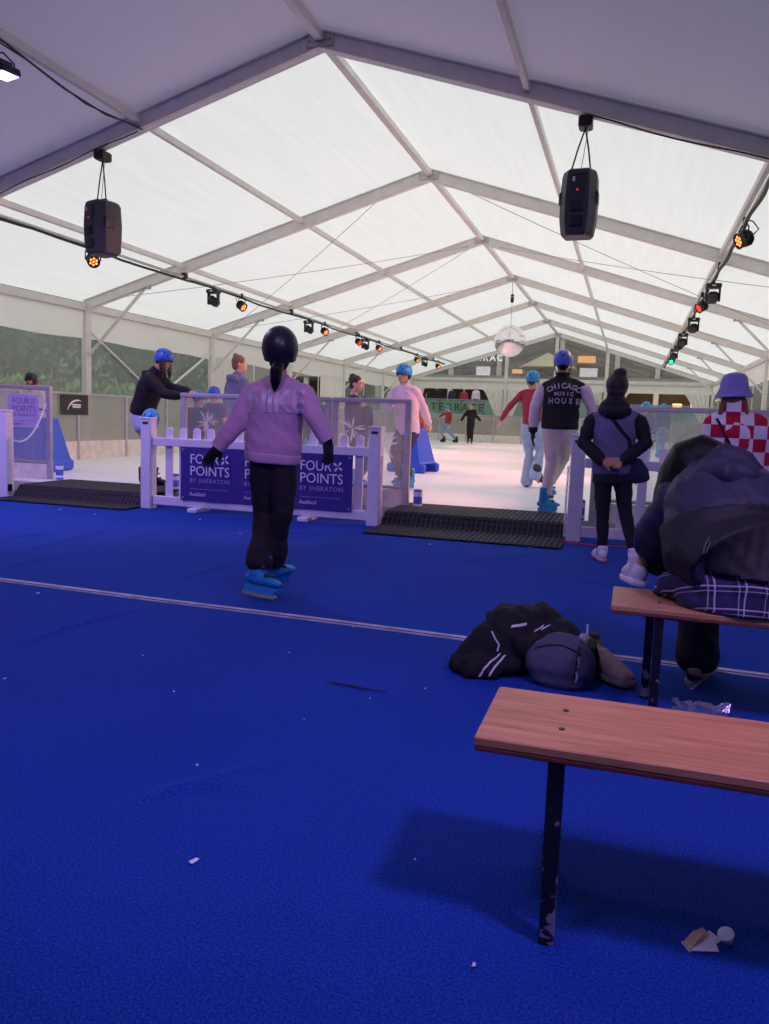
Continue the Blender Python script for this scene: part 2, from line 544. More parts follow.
obj('seam_tape', strip(0.002, 0.04, 0.0045), 'stripe', st); obj('seam_gap', strip(-0.02, 0.002, 0.004), 'stripe_dark', st); obj('seam_tape', strip(-0.034, -0.02, 0.0045), 'stripe', st)
ic = obj('ice_rink', MB().box((-3.45, 22.45, 0.06), (13.0, 27.9, 0.12)), 'ice'); ic['kind'] = 'structure'; ic['label'] = 'white ice surface of the rink lit pink'
kb = struct('trim_2', (-3.5, 8.45, 0))
mat('kerb', 'B9B2B4', 0.7, 0, 0.12, 6)
obj('rink_kerb', MB().box((-3.45, 8.46, 0.06), (13.0, 0.07, 0.125)), 'kerb', kb)

# ---------------- tent roof
ceil = struct('ceiling', (XR, 16, 5))
def roof_panel(y0, y1, sg, ltr):
    def fn(u, v):
        x = XR + sg * u * (HW + 0.12); y = y0 + (y1 - y0) * v
        sag = 0.05 * math.sin(PI * v) * math.sin(PI * min(1, u * 1.0))
        return (x, y, zr(x) + 0.21 - sag)
    return MB().grid(fn, 12, 10)
for k in range(len(FR) - 1):
    for sg in (-1, 1):
        near = FR[k + 1] < 9
        obj('roof_panel', roof_panel(FR[k], FR[k + 1], sg, near), 'roof_lined' if near else 'roof_clear', ceil, sm=True)
for k, y in enumerate(FR):
    for sg in (-1, 1):
        a = V((XR, y, zr(XR) + 0.1)); b = V((XR + sg * HW, y, zr(XR + sg * HW) + 0.1))
        rf = obj('rafter', MB().bar(a, b, 0.10, 0.19, V((0, 0, 1)), 0.006), 'alu_paint', ceil)
        nrm = V((sg * SL, 0, 1)).normalized()
        # flange lips that make the extruded profile
        fm = MB()
        for dy in (-1, 1):
            for dz in (-0.085, 0.085):
                fm.bar(a + V((0, dy * 0.062, 0)) + nrm * dz, b + V((0, dy * 0.062, 0)) + nrm * dz, 0.024, 0.018, V((0, 0, 1)))
        obj('profile_lip', fm, 'alu_paint', rf)
    ap = MB().box((XR, y, ZR + 0.08), (0.34, 0.125, 0.15), None, 0.01)
    pk = obj('ridge_bracket', ap, 'alu', ceil)
    bm_ = MB()
    for dx in (-0.12, -0.06, 0.06, 0.12): bm_.lathe([(0.012, 0), (0.012, 0.012)], (XR + dx, y - 0.0625, ZR + 0.08), (V((1, 0, 0)), V((0, 0, 1)), V((0, -1, 0))), 8)
    obj('bolt_row', bm_, 'steel', pk)
for k in range(len(FR) - 1):
    y0, y1 = FR[k] + 0.05, FR[k + 1] - 0.05
    for fx in (0, -0.333, 0.333, -0.68, 0.68):
        x = XR + fx * HW
        z = zr(x) + 0.115
        wdt = 0.10 if fx == 0 else 0.06
        nm = 'ridge_beam' if fx == 0 else 'purlin'
        obj(nm, MB().bar((x, y0, z), (x, y1, z), wdt, 0.09, V((0, 0, 1)), 0.005), 'alu_paint', ceil)
    for sg in (-1, 1):
        x = XR + sg * HW
        obj('eave_beam', MB().bar((x, y0, zr(x) + 0.06), (x, y1, zr(x) + 0.06), 0.1, 0.14, V((0, 0, 1)), 0.005), 'alu_paint', ceil)
# crossed bracing wires under the roof skin
def wire(a, b, sag=0.05, r=0.006):
    a = V(a); b = V(b)
    return MB().tube([a.lerp(b, t / 10) - V((0, 0, 4 * sag * (t / 10) * (1 - t / 10))) for t in range(11)], r, 5)
for (xa, ya, xb, yb) in ((XR - 1, 13.9, XR - HW + .6, 18.7), (XR - HW + .8, 13.9, XR - .3, 18.7), (XR + .6, 13.9, XR + HW - .4, 18.7), (XR + HW - .5, 13.9, XR + .4, 18.7),
                         (XR - .3, 18.9, XR - HW + .6, 23.6), (XR - HW + .6, 18.9, XR - .3, 23.6)):
    obj('bracing_wire', wire((xa, ya, zr(xa) + 0.04), (xb, yb, zr(xb) + 0.04)), 'steel', ceil)

# ---------------- side walls
def side_wall(name, sg):
    x = XR + sg * HW; wl = struct(name, (x, 16, 0))
    ze = zr(x)
    for k, y in enumerate(FR):
        po = obj('post', MB().box((x, y, ze / 2 + 0.02), (0.11, 0.17, ze + 0.04), None, 0.006), 'alu_paint', wl)
        obj('base_plate', MB().box((x, y, 0.01), (0.26, 0.3, 0.02)), 'steel', po)
        # knee brace from post to rafter
        if y > 4 and y < 38:
            xi = x - sg * 1.38
            obj('knee_brace', MB().bar((x - sg * 0.05, y, 2.12), (xi, y, zr(xi) + 0.02), 0.05, 0.05, None, 0.004), 'alu_paint', wl)
            pb = MB().box((xi, y, zr(xi) + 0.0), (0.16, 0.11, 0.05), None, 0.004)
            obj('brace_bracket', pb, 'alu', wl)
    for k in range(len(FR) - 1):
        y0, y1 = FR[k] + 0.085, FR[k + 1] - 0.085
        near = FR[k + 1] < 9
        xo = x + sg * 0.02
        if near:
            obj('wall_sheet', MB().box((xo, (y0 + y1) / 2, ze / 2), (0.01, y1 - y0, ze)), 'wall_lined', wl); continue
        # scalloped valance, hanging slightly wavy
        def val(u, v, y0=y0, y1=y1, xo=xo):
            y = y0 + (y1 - y0) * u
            return (xo - sg * (0.015 + 0.012 * math.sin(y * 9) * (1 - v)), y, 2.44 + 0.02 * math.sin(y * 1.9) + (ze - 2.42) * v)
        obj('valance', MB().grid(val, 60, 4), 'valance', wl, sm=True)
        ym = (y0 + y1) / 2
        curtain = None
        if sg < 0 and k == 5: curtain = (y0, y0 + 1.2)
        if sg < 0 and k == 6: curtain = (y1 - 2.3, y1)
        for (a, b) in ((y0, ym), (ym, y1)):
            if sg < 0 and k in (5, 6): continue      # open bays
            obj('window_sheet', MB().box((xo + sg * 0.02, (a + b) / 2, 1.24), (0.006, b - a - 0.02, 2.44)), 'window_vinyl', wl)
        obj('window_seam', MB().box((xo, ym, 1.5), (0.02, 0.035, 2.9)), 'valance', wl)
        if curtain:
            ya, yb = curtain
            def cur(u, v, ya=ya, yb=yb, xo=xo):
                y = ya + (yb - ya) * u
                return (xo - sg * (0.03 + 0.05 * math.sin(u * 44)), y, 0.02 + 2.5 * v)
            obj('curtain', MB().grid(cur, 90, 4), 'valance', wl, sm=True)
        if k == 4:
            obj('wall_brace', MB().bar((x, y0, 2.62), (x, y1, 0.15), 0.05, 0.04, None, 0.004), 'alu_paint', wl)
            obj('wall_brace', MB().bar((x - sg * 0.05, y1, 2.62), (x - sg * 0.05, y0, 0.15), 0.05, 0.04, None, 0.004), 'alu_paint', wl)
    return wl
side_wall('wall_left', -1)
side_wall('wall_right', 1)
wb = struct('wall_rear', (XR, FR[0], 0))
obj('wall_sheet', MB().prism([(XR - HW, FR[0] - .1, 0), (XR + HW, FR[0] - .1, 0), (XR + HW, FR[0] - .1, zr(XR + HW) + .2), (XR, FR[0] - .1, ZR + .2), (XR - HW, FR[0] - .1, zr(XR - HW) + .2)], (0, 0.01, 0)), 'wall_lined', wb)

# ---------------- far gable
YG = FR[-1]
wg = struct('wall_back', (XR, YG, 0))
ze = zr(XR + HW)
obj('gable_beam', MB().box((XR, YG, ze + 0.06), (2 * HW - .12, 0.12, 0.17), None, 0.01), 'alu_paint', wg)
for dx in (-2.33, 0, 2.33):
    zt = zr(XR + dx) - 0.01
    obj('gable_post', MB().box((XR + dx, YG, zt / 2), (0.15, 0.16, zt), None, 0.008), 'alu_paint', wg)
for sg in (-1, 1):
    for (a, b) in ((0.06, 2.25), (2.41, HW - 0.1)):
        x0, x1 = XR + sg * a, XR + sg * b
        obj('gable_window', MB().prism([(x0, YG + .02, ze + .15), (x1, YG + .02, ze + .15), (x1, YG + .02, zr(x1)+.02), (x0, YG + .02, zr(x0)+.02)], (0, 0.006, 0)), 'shop_glass', wg)
def gval(u, v):
    x = XR - HW + 0.06 + (2 * HW - .12) * u
    return (x, YG - 0.03 - 0.015 * math.sin(x * 14) * (1 - v), 2.6 + (ze - 2.58) * v)
obj('valance', MB().grid(gval, 160, 3), 'valance', wg, sm=True)
def gathered(x_top0, x_top1, x_tie, name='curtain'):
    """curtain hanging from the beam, drawn together to a tie at about 1 m, then falling"""
    def fn(u, v):
        z = 2.6 * (1 - v)
        k = min(1, v / 0.62) ** 0.8
        xa = x_top0 * (1 - k) + (x_tie - 0.12) * k; xb = x_top1 * (1 - k) + (x_tie + 0.12) * k
        if v > .62:
            e = (v - .62) / .38 * 0.12; xa -= e; xb += e
        return (xa + (xb - xa) * u, YG - 0.05 + 0.05 * math.sin(u * 30), max(0.03, z))
    obj(name, MB().grid(fn, 60, 14), 'valance', wg, sm=True)
gathered(-7.0, -6.02, -6.12); gathered(-5.8, -5.0, -5.72); gathered(2.2, 3.25, 3.15); gathered(-10.45, -9.9, -10.35); gathered(-2.2, -1.4, -1.45)
gathered(-1.1, -.2, -1.05)
obj('window_sheet', MB().box((-2.5, YG + .03, 1.3), (2.2, 0.006, 2.55)), 'window_vinyl', wg)

# ---------------- outside: terrace building, side block, trees
mat('conc', 'A39F99', 0.85, 0, 0.15, 2)
mat('dark_room', '5A4E44', 0.8, 0, 0.3, 1.5)
mat('wood_slat', 'A8824E', 0.6, 0, 0.2, 5)
mat('warm_lamp', 'FFB36A', 0.5, emit='FFA860', estr=2.2)
mat('red_lamp', 'FF6040', 0.5, emit='FF5A30', estr=7.0)
mat('screen_lit', 'F4E6F4', 0.4, emit='F2DCF0', estr=1.6)
mat('sign_white', 'F4F4F0', 0.5, emit='F0F0EC', estr=0.9)
mat('pink_sign', 'E0608A', 0.5, emit='E85A90', estr=1.0)
mat('sign_green', '33503F', 0.6)
mat('parasol_cloth', 'CDBFA2', 0.9, 0, 0.06, 4)
mat('bottle_a', '7A4A1E', 0.2); mat('bottle_b', '2E5A3A', 0.2); mat('bottle_c', 'C9C2A8', 0.3)
YB = 46.0
tb = thing('terrace_building', 'grey two storey bar building with lit upper floor behind the far end of the rink', 'building', (-5, YB, 0))
obj('terrace_slab', MB().box((-6, YB + 4, 1.28), (34, 8, 0.24)), 'conc', tb)
obj('ground_wall', MB().box((-6, YB + 1.2, 0.58), (34, 0.3, 1.16)), 'conc', tb)
obj('upper_slab', MB().box((-6, YB + 4.5, 3.62), (34, 6.4, 0.3)), 'conc', tb)
obj('roof_slab', MB().box((-6, YB + 4.5, 6.6), (34, 7.4, 0.5)), 'conc', tb)
obj('back_room', MB().box((-6, YB + 7.4, 3.9), (34, 0.3, 5.2)), 'dark_room', tb)
for i, x in enumerate((-20, -15.2, -10.6, -7.7, -4.1, -1.0, 1.2, 5.2, 9.5)):
    obj('column', MB().box((x, YB + 1.6, 3.9), (0.28, 0.3, 5.2), None, 0.02), 'alu_paint', tb)
for i, (x0, x1) in enumerate(((-15, -10.8), (-10.4, -7.9), (-7.5, -4.3), (-3.9, -1.2), (-.8, 1.0), (1.4, 5.0))):
    obj('window_pane', MB().box(((x0 + x1) / 2, YB + 1.6, 5.1), (x1 - x0, 0.02, 2.6)), 'shop_glass', tb)
for i in range(16):
    x = -15.5 + i * 1.32
    obj('balustrade_pane', MB().box((x, YB, 1.78), (1.28, 0.02, 0.86), None, 0.004), 'green_glass', tb)
obj('handrail', MB().bar((-16.2, YB, 2.26), (5, YB, 2.26), 0.06, 0.05), 'steel', tb)
for (x, z, sx, sz, m_) in ((-8.8, 3.95, .85, .8, 'screen_lit'), (-2.6, 4.1, 1.0, .5, 'screen_lit'), (-6.75, 4.1, .6, .25, 'warm_lamp'), (-2.75, 4.85, 1.0, .4, 'warm_lamp'), (0.3, 4.2, .9, 1.2, 'wood_slat'), (2.4, 2.3, .5, .3, 'warm_lamp'), (3.3, 2.3, .4, .3, 'warm_lamp')):
    obj('lit_panel', MB().box((x, YB + 2.4, z), (sx, 0.06, sz), None, 0.01), m_, tb)
for (x, z) in ((-8.5, 5.2), (-3.5, 5.2), (1.5, 5.2), (-9, 2.9), (2.0, 2.9)):
    ld = bpy.data.lights.new('room_lamp', 'POINT'); ld.energy = 90; ld.color = (1.0, .66, .38); ld.shadow_soft_size = .25
    lo = bpy.data.objects.new('room_lamp', ld); put(lo, tb); lo.location = V((x, YB + 4.5, z)) - wloc(tb)
obj('lamp_globe', MB().ell((-5.35, YB + 1.0, 4.4), (.16, .16, .16)), 'red_lamp', tb, sm=True)
for i, ch in enumerate('TERRACE'):
    obj('sign_letter', text_mb(ch, 0.52, V((-9.72 + i * .42, YB + 1.1, 4.60)), V((1, 0, 0)), V((0, 0, 1)), 0.05, bold=0.008), 'sign_white', tb)
    obj('sign_letter', text_mb(ch, 0.62, V((-11.2 + i * .47, YB - 0.02, 1.62)), V((1, 0, 0)), V((0, 0, 1)), 0.02, bold=0.006), 'sign_green', tb)
# back bar shelves with bottles seen below the balcony line
sh = obj('bar_shelf', MB().box((-10, YB + 3.2, 2.42), (7, 0.35, 0.05)).box((-10, YB + 3.2, 3.05), (7, .35, .05)).box((-10, YB + 3.45, 2.6), (7, .1, 1.5)), 'dark_room', tb)
bt = thing('parasol', 'beige fabric parasol open on the terrace beyond the rink', 'parasol', (-4.8, YB + 0.6, 1.4))
obj('pole', MB().bar((-4.8, YB + .6, 1.4), (-4.8, YB + .6, 5.1), .05, .05), 'steel', bt)
obj('canopy', MB().lathe([(1.62, 0), (1.6, .06), (.06, .85), (.05, .80), (1.55, 0.02)], (-4.8, YB + .6, 4.18), None, 8), 'parasol_cloth', bt)
random.seed(3)
for i in range(14):
    x = -13 + i * 0.45 + random.uniform(-.08, .08); h = random.uniform(.24, .34)
    b_ = obj('bottle', MB().lathe([(.05, 0), (.05, h * .6), (.018, h * .75), (.018, h)], (x, YB + 3.2, 2.445), None, 8), random.choice(['bottle_a', 'bottle_b', 'bottle_c']), sm=True)
    tag(b_, 'small bottle on the back bar shelf of the terrace', 'bottle', 'bottles on the terrace bar shelf')
# side block at the left, seen through the open bay
sb = thing('shop_building', 'pale building with dark slatted windows seen through the open side bays', 'building', (-26, 34, 0))
obj('wall', MB().box((-26, 34, 4), (8, 26, 8)), 'conc', sb)
mat('win_dark', '4A5148', 0.3); mat('slat_tan', '9A8456', 0.6, 0, .2, 4)
for j in range(5):
    for i in range(3):
        wn = obj('window', MB().box((-21.97, 24 + j * 4.2, 1.8 + i * 2.4), (0.1, 3.2, 1.7)), 'win_dark', sb)
        for q in range(4):
            obj('slat', MB().box((-21.9, 24 + j * 4.2, 1.2 + i * 2.4 + q * .42), (0.06, 3.1, 0.16)), 'slat_tan', wn)
obj('shop_sign', MB().box((-21.85, 23, 4.4), (0.1, 1.4, 0.7)), 'pink_sign', sb)
# trees beyond the left wall
mat('bark', '4A3C30', 0.9, 0, .2, 10); mat('leaf_a', '3F5A3A', 0.8, 0, .3, 3); mat('leaf_b', '5E7A50', 0.8, 0, .3, 3); mat('leaf_c', '8FA672', 0.8, 0, .3, 3)
def tree(x, y, h, rad, lm, label, seed, nl=1300):
    rnd = random.Random(seed)
    t = thing('tree', label, 'tree', (x, y, 0), 'trees beyond the left tent wall')
    mb = MB().tube([(x, y, 0), (x + .1, y, h * .3), (x - .05, y + .1, h * .65)], [.16, .12, .05], 8)
    for q in range(5):
        a = rnd.uniform(0, 6.28)
        mb.tube([(x, y, h * (.3 + .06 * q)), (x + math.cos(a) * rad * .6, y + math.sin(a) * rad * .6, h * (.5 + .08 * q))], [.06, .02], 6)
    obj('trunk', mb, 'bark', t)
    lf = MB()
    blobs = [(x + rnd.uniform(-.6, .6) * rad, y + rnd.uniform(-.6, .6) * rad, h * rnd.uniform(.45, .88), rad * rnd.uniform(.4, .65)) for _ in range(9)]
    for i in range(nl):
        bx, by, bz, br = rnd.choice(blobs)
        d = V((rnd.gauss(0, 1), rnd.gauss(0, 1), rnd.gauss(0, .8))).normalized() * br * rnd.uniform(.55, 1)
        p = V((bx, by, bz)) + d
        a, b = ortho(V((rnd.gauss(0, 1), rnd.gauss(0, 1), rnd.gauss(0, 1) + .6)))
        s_ = rnd.uniform(.12, .24)
        lf.add([p - a * s_, p - b * s_ * .5, p + a * s_, p + b * s_ * .5], [(0, 1, 2, 3)])
    obj('crown', lf, lm, t)
tree(-15.5, 15.5, 5.0, 2.0, 'leaf_a', 'dark green tree behind the left window nearest the tent post', 1)
tree(-17.5, 19.5, 5.6, 2.3, 'leaf_b', 'mid green tree behind the second left window bay', 2)
tree(-14.5, 21.5, 4.2, 1.6, 'leaf_a', 'low dark tree beside the crossed wall braces', 3)
tree(-21, 17.0, 6.2, 2.4, 'leaf_c', 'pale green tree standing farthest left outside', 4)
tree(-15.5, 25.5, 4.8, 1.5, 'leaf_b', 'leafy tree seen behind the grey hooded woman', 5)
def hedge(x, y, L, h, lm, label, seed):
    rnd = random.Random(seed); lf = MB()
    for i in range(2600):
        p = V((x + rnd.uniform(-.6, .6), y + rnd.uniform(-L / 2, L / 2), h * rnd.random() ** .7))
        a, b = ortho(V((rnd.gauss(0, 1), rnd.gauss(0, 1), rnd.gauss(0, 1) + .6))); s_ = rnd.uniform(.1, .2)
        lf.add([p - a * s_, p - b * s_ * .5, p + a * s_, p + b * s_ * .5], [(0, 1, 2, 3)])
    tag(obj('hedge', lf, lm), label, 'hedge', kind='stuff')
hedge(-13.2, 17.5, 13, 1.7, 'leaf_c', 'pale green hedge along the outside of the left wall', 8)
hedge(6.0, 26, 26, 3.2, 'leaf_a', 'dark hedge along the outside of the right wall', 9)
# ------------------------------------------------------------------ rubber mats at the two gates
mat('rubber', '17161A', 0.75, 0, 0.2, 20, 0.2, 80)
mat('rubber_rib', '38363C', 0.6, 0, 0.25, 20)
def mat_surface(x, y, y0, y1):
    """lies flat on the carpet, then climbs over the kerb onto the ice"""
    if y < 7.74: return 0.012
    t = min(1, (y - 7.74) / 0.14); t = t * t * (3 - 2 * t)
    return 0.012 + t * (ICE + 0.012)
def rubber_mat(label, x0, x1, y0, y1):
    t = thing('rubber_mat', label, 'mat', ((x0 + x1) / 2, y0, 0), 'ribbed rubber mats at the rink gates')
    def top(u, v):
        x = x0 + (x1 - x0) * u; y = y0 + (y1 - y0) * v
        return (x, y, mat_surface(x, y, y0, y1))
    sh = MB().grid(top, 12, 30); n0 = len(sh.v)
    sh.grid(lambda u, v: (top(u, v)[0], top(u, v)[1], top(u, v)[2] - 0.009), 12, 30)
    obj('mat_sheet', sh, 'rubber', t, sm=True)
    obj('step_core', MB().box(((x0 + x1) / 2, 8.15, .065), (x1 - x0 - .02, .53, .128)), 'rubber', t)
    rb = MB()
    n = int((y1 - y0) / 0.036)
    for i in range(n + 1):
        y = y0 + (y1 - y0) * i / n
        z = mat_surface(0, y, y0, y1)
        rb.box(((x0 + x1) / 2, y, z + 0.004), (x1 - x0, 0.012, 0.010))
    nx_ = int((x1 - x0) / 0.05)
    for i in range(nx_ + 1):
        x = x0 + (x1 - x0) * i / nx_
        ys = [y0 + (y1 - y0) * q / 24 for q in range(25)]
        rb.rings([[(x - .006, y, mat_surface(0, y, y0, y1)), (x + .006, y, mat_surface(0, y, y0, y1)), (x + .006, y, mat_surface(0, y, y0, y1) + .01), (x - .006, y, mat_surface(0, y, y0, y1) + .01)] for y in ys])
    k = obj('rib_grid', rb, 'rubber_rib', t); k['kind'] = 'stuff'
rubber_mat('black ribbed rubber mat at the open middle gate of the rink', -2.385, -0.54, 7.16, 8.76)
rubber_mat('black ribbed rubber mat at the left gate beside the chained post', -7.0, -5.22, 7.4, 8.78)

# ------------------------------------------------------------------ picket fences
def picket_mesh(h):
    mb = MB(); wd, th = 0.085, 0.022
    pr_ = [(-wd / 2, 0), (wd / 2, 0)] + [(wd / 2 * math.cos(a), h - wd / 2 + wd / 2 * math.sin(a) * .8) for a in [PI * q / 6 for q in range(7)]]
    return mb.prism([(x, -th / 2, z) for x, z in pr_], (0, th, 0))
def fence_post(mb, x, y, h):
    mb.box((x, y, h / 2), (0.13, 0.13, h), None, 0.008)
    return mb
def picket_fence(label, xa, xb, y, posts, slot=True):
    t = thing('picket_fence', label, 'fence', ((xa + xb) / 2, y, 0), 'white picket fences in front of the rink')
    cx = (xa + xb) / 2
    for x in posts:
        p = obj('post', fence_post(MB(), x, y, 1.0), 'white_plastic', t)
        obj('post_cap', MB().box((x, y, 1.008), (0.142, 0.142, 0.02), None, 0.006), 'white_plastic', p)
        if slot: obj('rail_slot', MB().box((x, y - 0.064, .955), (0.07, 0.006, 0.03)), 'grey_plastic', p)
    for z, h in ((0.755, 0.09), (0.10, 0.10)):
        obj('rail', MB().box((cx, y - 0.012, z), (xb - xa - .14, 0.05, h), None, 0.006), 'white_plastic', t)
    xs = []
    x = xa + 0.25
    while x < xb - 0.16:
        xs.append(x); x += 0.172
    first = None
    for i, x in enumerate(xs):
        h = 0.93 - 0.02 * (i % 2)
        if first is None:
            first = obj('picket', picket_mesh(.86), 'white_plastic', t); first.data.transform(Matrix.Translation(wloc(t)))
            first.location = V((x, y + .025, .07)) - wloc(t)
        else:
            share('picket', first, t, V((x, y + .025, .07)) - wloc(t))
    for x in (cx - .7, cx + .6):
        obj('foot', MB().box((x, y, 0.025), (0.12, 0.3, 0.05), None, 0.01), 'white_plastic', t)
    return t
FY = 7.75
picket_fence('white picket fence carrying the purple hotel banner', -5.14, -2.47, FY, (-5.14, -2.47))
picket_fence('white picket fence behind the woman in the grey vest', -0.46, 2.6, FY, (-0.46, 2.6))
pp = thing('gate_post', 'single lavender lit white post at the far left edge holding a chain', 'post', (-7.1, FY, 0))
obj('shaft', fence_post(MB(), -7.1, FY, 1.02), 'white_plastic', pp); obj('post_cap', MB().box((-7.1, FY, 1.028), (.142, .142, .02), None, .006), 'white_plastic', pp)
obj('hinge', MB().box((-7.02, FY - .03, .12), (0.03, .05, .08), None, .005), 'black_metal', pp)

# chains
def chain(name, label, pts, link=0.036, r=0.0045):
    mb = MB(); tot = 0
    P = [V(p) for p in pts]
    seg = [(P[i + 1] - P[i]).length for i in range(len(P) - 1)]; L = sum(seg)
    n = int(L / (link * .78))
    def pos(d):
        for i, s_ in enumerate(seg):
            if d <= s_: return P[i].lerp(P[i + 1], d / s_), (P[i + 1] - P[i]).normalized()
            d -= s_
        return P[-1], (P[-1] - P[-2]).normalized()
    for i in range(n):
        c, d = pos((i + .5) * L / n)
        a, b = ortho(d, V((0.3, 1, 0.2)))
        q = a if i % 2 else b
        ring = [c + d * (math.cos(t) * link / 2) + q * (math.sin(t) * link * .28) for t in [2 * PI * k / 8 for k in range(8)]]
        rs = []
        for k in range(8):
            tg = (ring[(k + 1) % 8] - ring[k - 1]).normalized(); e, f_ = ortho(tg, d.cross(q))
            rs.append([ring[k] + (e * math.cos(t) + f_ * math.sin(t)) * r for t in (0, PI / 2, PI, 3 * PI / 2)])
        mb.rings(rs, closed=True)
    return tag(obj(name, mb, 'white_plastic', sm=True), label, 'chain')
a_, b_ = V((-7.03, FY - .02, .72)), V((-7.45, 8.86, 1.12))
chain('plastic_chain', 'white plastic chain looped from the far left post to the clear panel', [a_.lerp(b_, t / 10) - V((0, 0, .22 * 4 * (t / 10) * (1 - t / 10))) for t in range(11)])
chain('plastic_chain', 'white plastic chain hanging down the post beside the banner', [(-2.39, FY - .04, .72), (-2.395, FY - .045, .4), (-2.39, FY - .04, .05)])
chain('plastic_chain', 'white plastic chain hanging down the post left of the grey vest woman', [(-.54, FY - .04, .72), (-.545, FY - .045, .4), (-.54, FY - .04, .05)])
mat('pink_tape', 'C2185B', 0.6)
tag(obj('ground_strap', MB().rings([[(x, FY - .16 + .03 * math.sin(x * 4) + q, z) for q, z in ((0, .002), (.05, .002), (.05, .008), (0, .008))] for x in [-.55 + .1 * i for i in range(9)]]), 'pink_tape'), 'bright pink strap lying on the carpet by the right fence post', 'strap')

# banner with three printed logos
mat('banner', '3A2A86', 0.6, 0, 0.06, 4, 0.05, 200)
mat('banner_print', 'E9E4F4', 0.6, 0, 0.02); mat('banner_print_dim', 'A79FD0', 0.6, 0, 0.02)
BX0, BX1, BZ0, BZ1, BYY = -4.70, -2.70, 0.125, 0.715, FY - 0.052
def bwave(x, z): return BYY - 0.006 * math.sin(x * 5.3) - 0.004 * math.sin(x * 13 + z * 6)
bn = thing('banner', 'purple hotel banner with white lettering tied to the picket fence', 'banner', (-3.7, BYY, BZ0))
obj('cloth', MB().grid(lambda u, v: (BX0 + (BX1 - BX0) * u, bwave(BX0 + (BX1 - BX0) * u, BZ0 + (BZ1 - BZ0) * v), BZ0 + (BZ1 - BZ0) * v), 60, 10).grid(lambda u, v: (BX0 + (BX1 - BX0) * u, bwave(BX0 + (BX1 - BX0) * u, BZ0 + (BZ1 - BZ0) * v) + .003, BZ0 + (BZ1 - BZ0) * v), 60, 10), 'banner', bn, sm=True)
def pinwheel(O, X, Z, s_):
    """four petal pinwheel mark"""
    mb = MB(); N = X.cross(Z)
    for q in range(4):
        a = PI / 4 + q * PI / 2
        d = X * math.cos(a) + Z * math.sin(a); e = -X * math.sin(a) + Z * math.cos(a)
        for k, wd in ((1, 1), ):
            pts = [d * .06 * s_, d * .30 * s_ + e * .17 * s_, d * .56 * s_ + e * .14 * s_, d * .50 * s_ - e * .04 * s_, d * .28 * s_ - e * .05 * s_]
            mb.prism([O + p_ - N * .001 for p_ in pts], N * .002)
    return mb
def hotel_logo(parent, O, X, Z, s_, m1, m2):
    """FOUR [mark] / POINTS / BY SHERATON / rule / Auckland, left aligned at O (top left)"""
    pn = parent
    T = lambda tx, size, dx, dz, mm, sp=1.0, sx=1.0: obj('lettering', text_mb(tx, size * s_, O + X * dx * s_ - Z * dz * s_, X, Z, 0.002, 'LEFT', sx, 0.0, 0.0, sp), mm, pn)
    T('FOUR', .148, 0, .105, m1, 1.0, .92); obj('mark', pinwheel(O + X * .425 * s_ - Z * .055 * s_, X, Z, .105 * s_), m1, pn)
    T('POINTS', .148, 0, .235, m1, 1.0, .96); T('BY SHERATON', .068, 0, .315, m2, 1.12, 1.0)
    obj('rule', MB().box(O + X * .24 * s_ - Z * .385 * s_, (0.46 * s_, .003 * s_, .002) if abs(Z.z) < .5 else (.46 * s_, .002, .004 * s_), None), m2, pn)
    T('Auckland', .058, 0, .46, m1, 1.0, .9)
X_, Z_ = V((1, 0, 0)), V((0, 0, 1))
for x in (BX0 + .12, BX0 + .78, BX0 + 1.42):
    hotel_logo(bn, V((x, BYY - 0.014, BZ1 - 0.07)), X_, Z_, 1.0, 'banner_print', 'banner_print_dim')
for x in (BX0 + .03, -3.7, BX1 - .03):
    for z in (BZ0 + .03, BZ1 - .03):
        obj('eyelet', MB().lathe([(.012, 0), (.016, .002), (.016, .004), (.012, .006)], (x, BYY - .006, z), (V((1, 0, 0)), V((0, 0, 1)), V((0, -1, 0))), 10), 'steel', bn)

# ------------------------------------------------------------------ rink barriers: steel framed perspex
mat('frame_grey', 'B5B2B8', 0.45, 0.5, 0.08, 8)
mat('kick', 'DDD5CA', 0.6, 0, 0.15, 7)
mat('frost', 'F2EEF6', 0.9)
def barrier(label, x0, x1, y, z0=ICE, z1=1.28, splash=(), group='perspex rink barriers'):
    t = thing('rink_barrier', label, 'barrier', ((x0 + x1) / 2, y, z0), group)
    for x in (x0 + .035, x1 - .035):
        obj('upright', MB().box((x, y, (z0 + z1) / 2), (.07, .06, z1 - z0), None, .006), 'frame_grey', t)
    obj('top_rail', MB().box(((x0 + x1) / 2, y, z1 + .012), (x1 - x0, .08, .05), None, .008), 'frame_grey', t)
    obj('kick_board', MB().box(((x0 + x1) / 2, y, z0 + .1), (x1 - x0 - .14, .03, .2), None, .006), 'kick', t)
    obj('bottom_rail', MB().box(((x0 + x1) / 2, y, z0 + .225), (x1 - x0 - .14, .045, .035), None, .005), 'frame_grey', t)
    pn = obj('perspex_pane', MB().box(((x0 + x1) / 2, y + .005, (z0 + .24 + z1) / 2), (x1 - x0 - .13, .008, z1 - z0 - .24)), 'perspex', t)
    for i, (sx, sz, r) in enumerate(splash):
        rnd = random.Random(int(sx * 100 + sz * 37)); mb = MB()
        for q in range(30):
            a = rnd.uniform(0, 2 * PI); L = r * rnd.uniform(.4, 1.1); wd = rnd.uniform(.03, .10)
            o_ = V((sx, y - .004, sz))
            p0 = o_; p1 = o_ + V((math.cos(a - wd), 0, math.sin(a - wd))) * L * .6; p2 = o_ + V((math.cos(a), 0, math.sin(a))) * L; p3 = o_ + V((math.cos(a + wd), 0, math.sin(a + wd))) * L * .6
            mb.prism([p0, p1, p2, p3], V((0, -.0008 - .0002 * (q % 3), 0)))
        obj('snow_burst', mb, 'frost_print', pn)
    return t
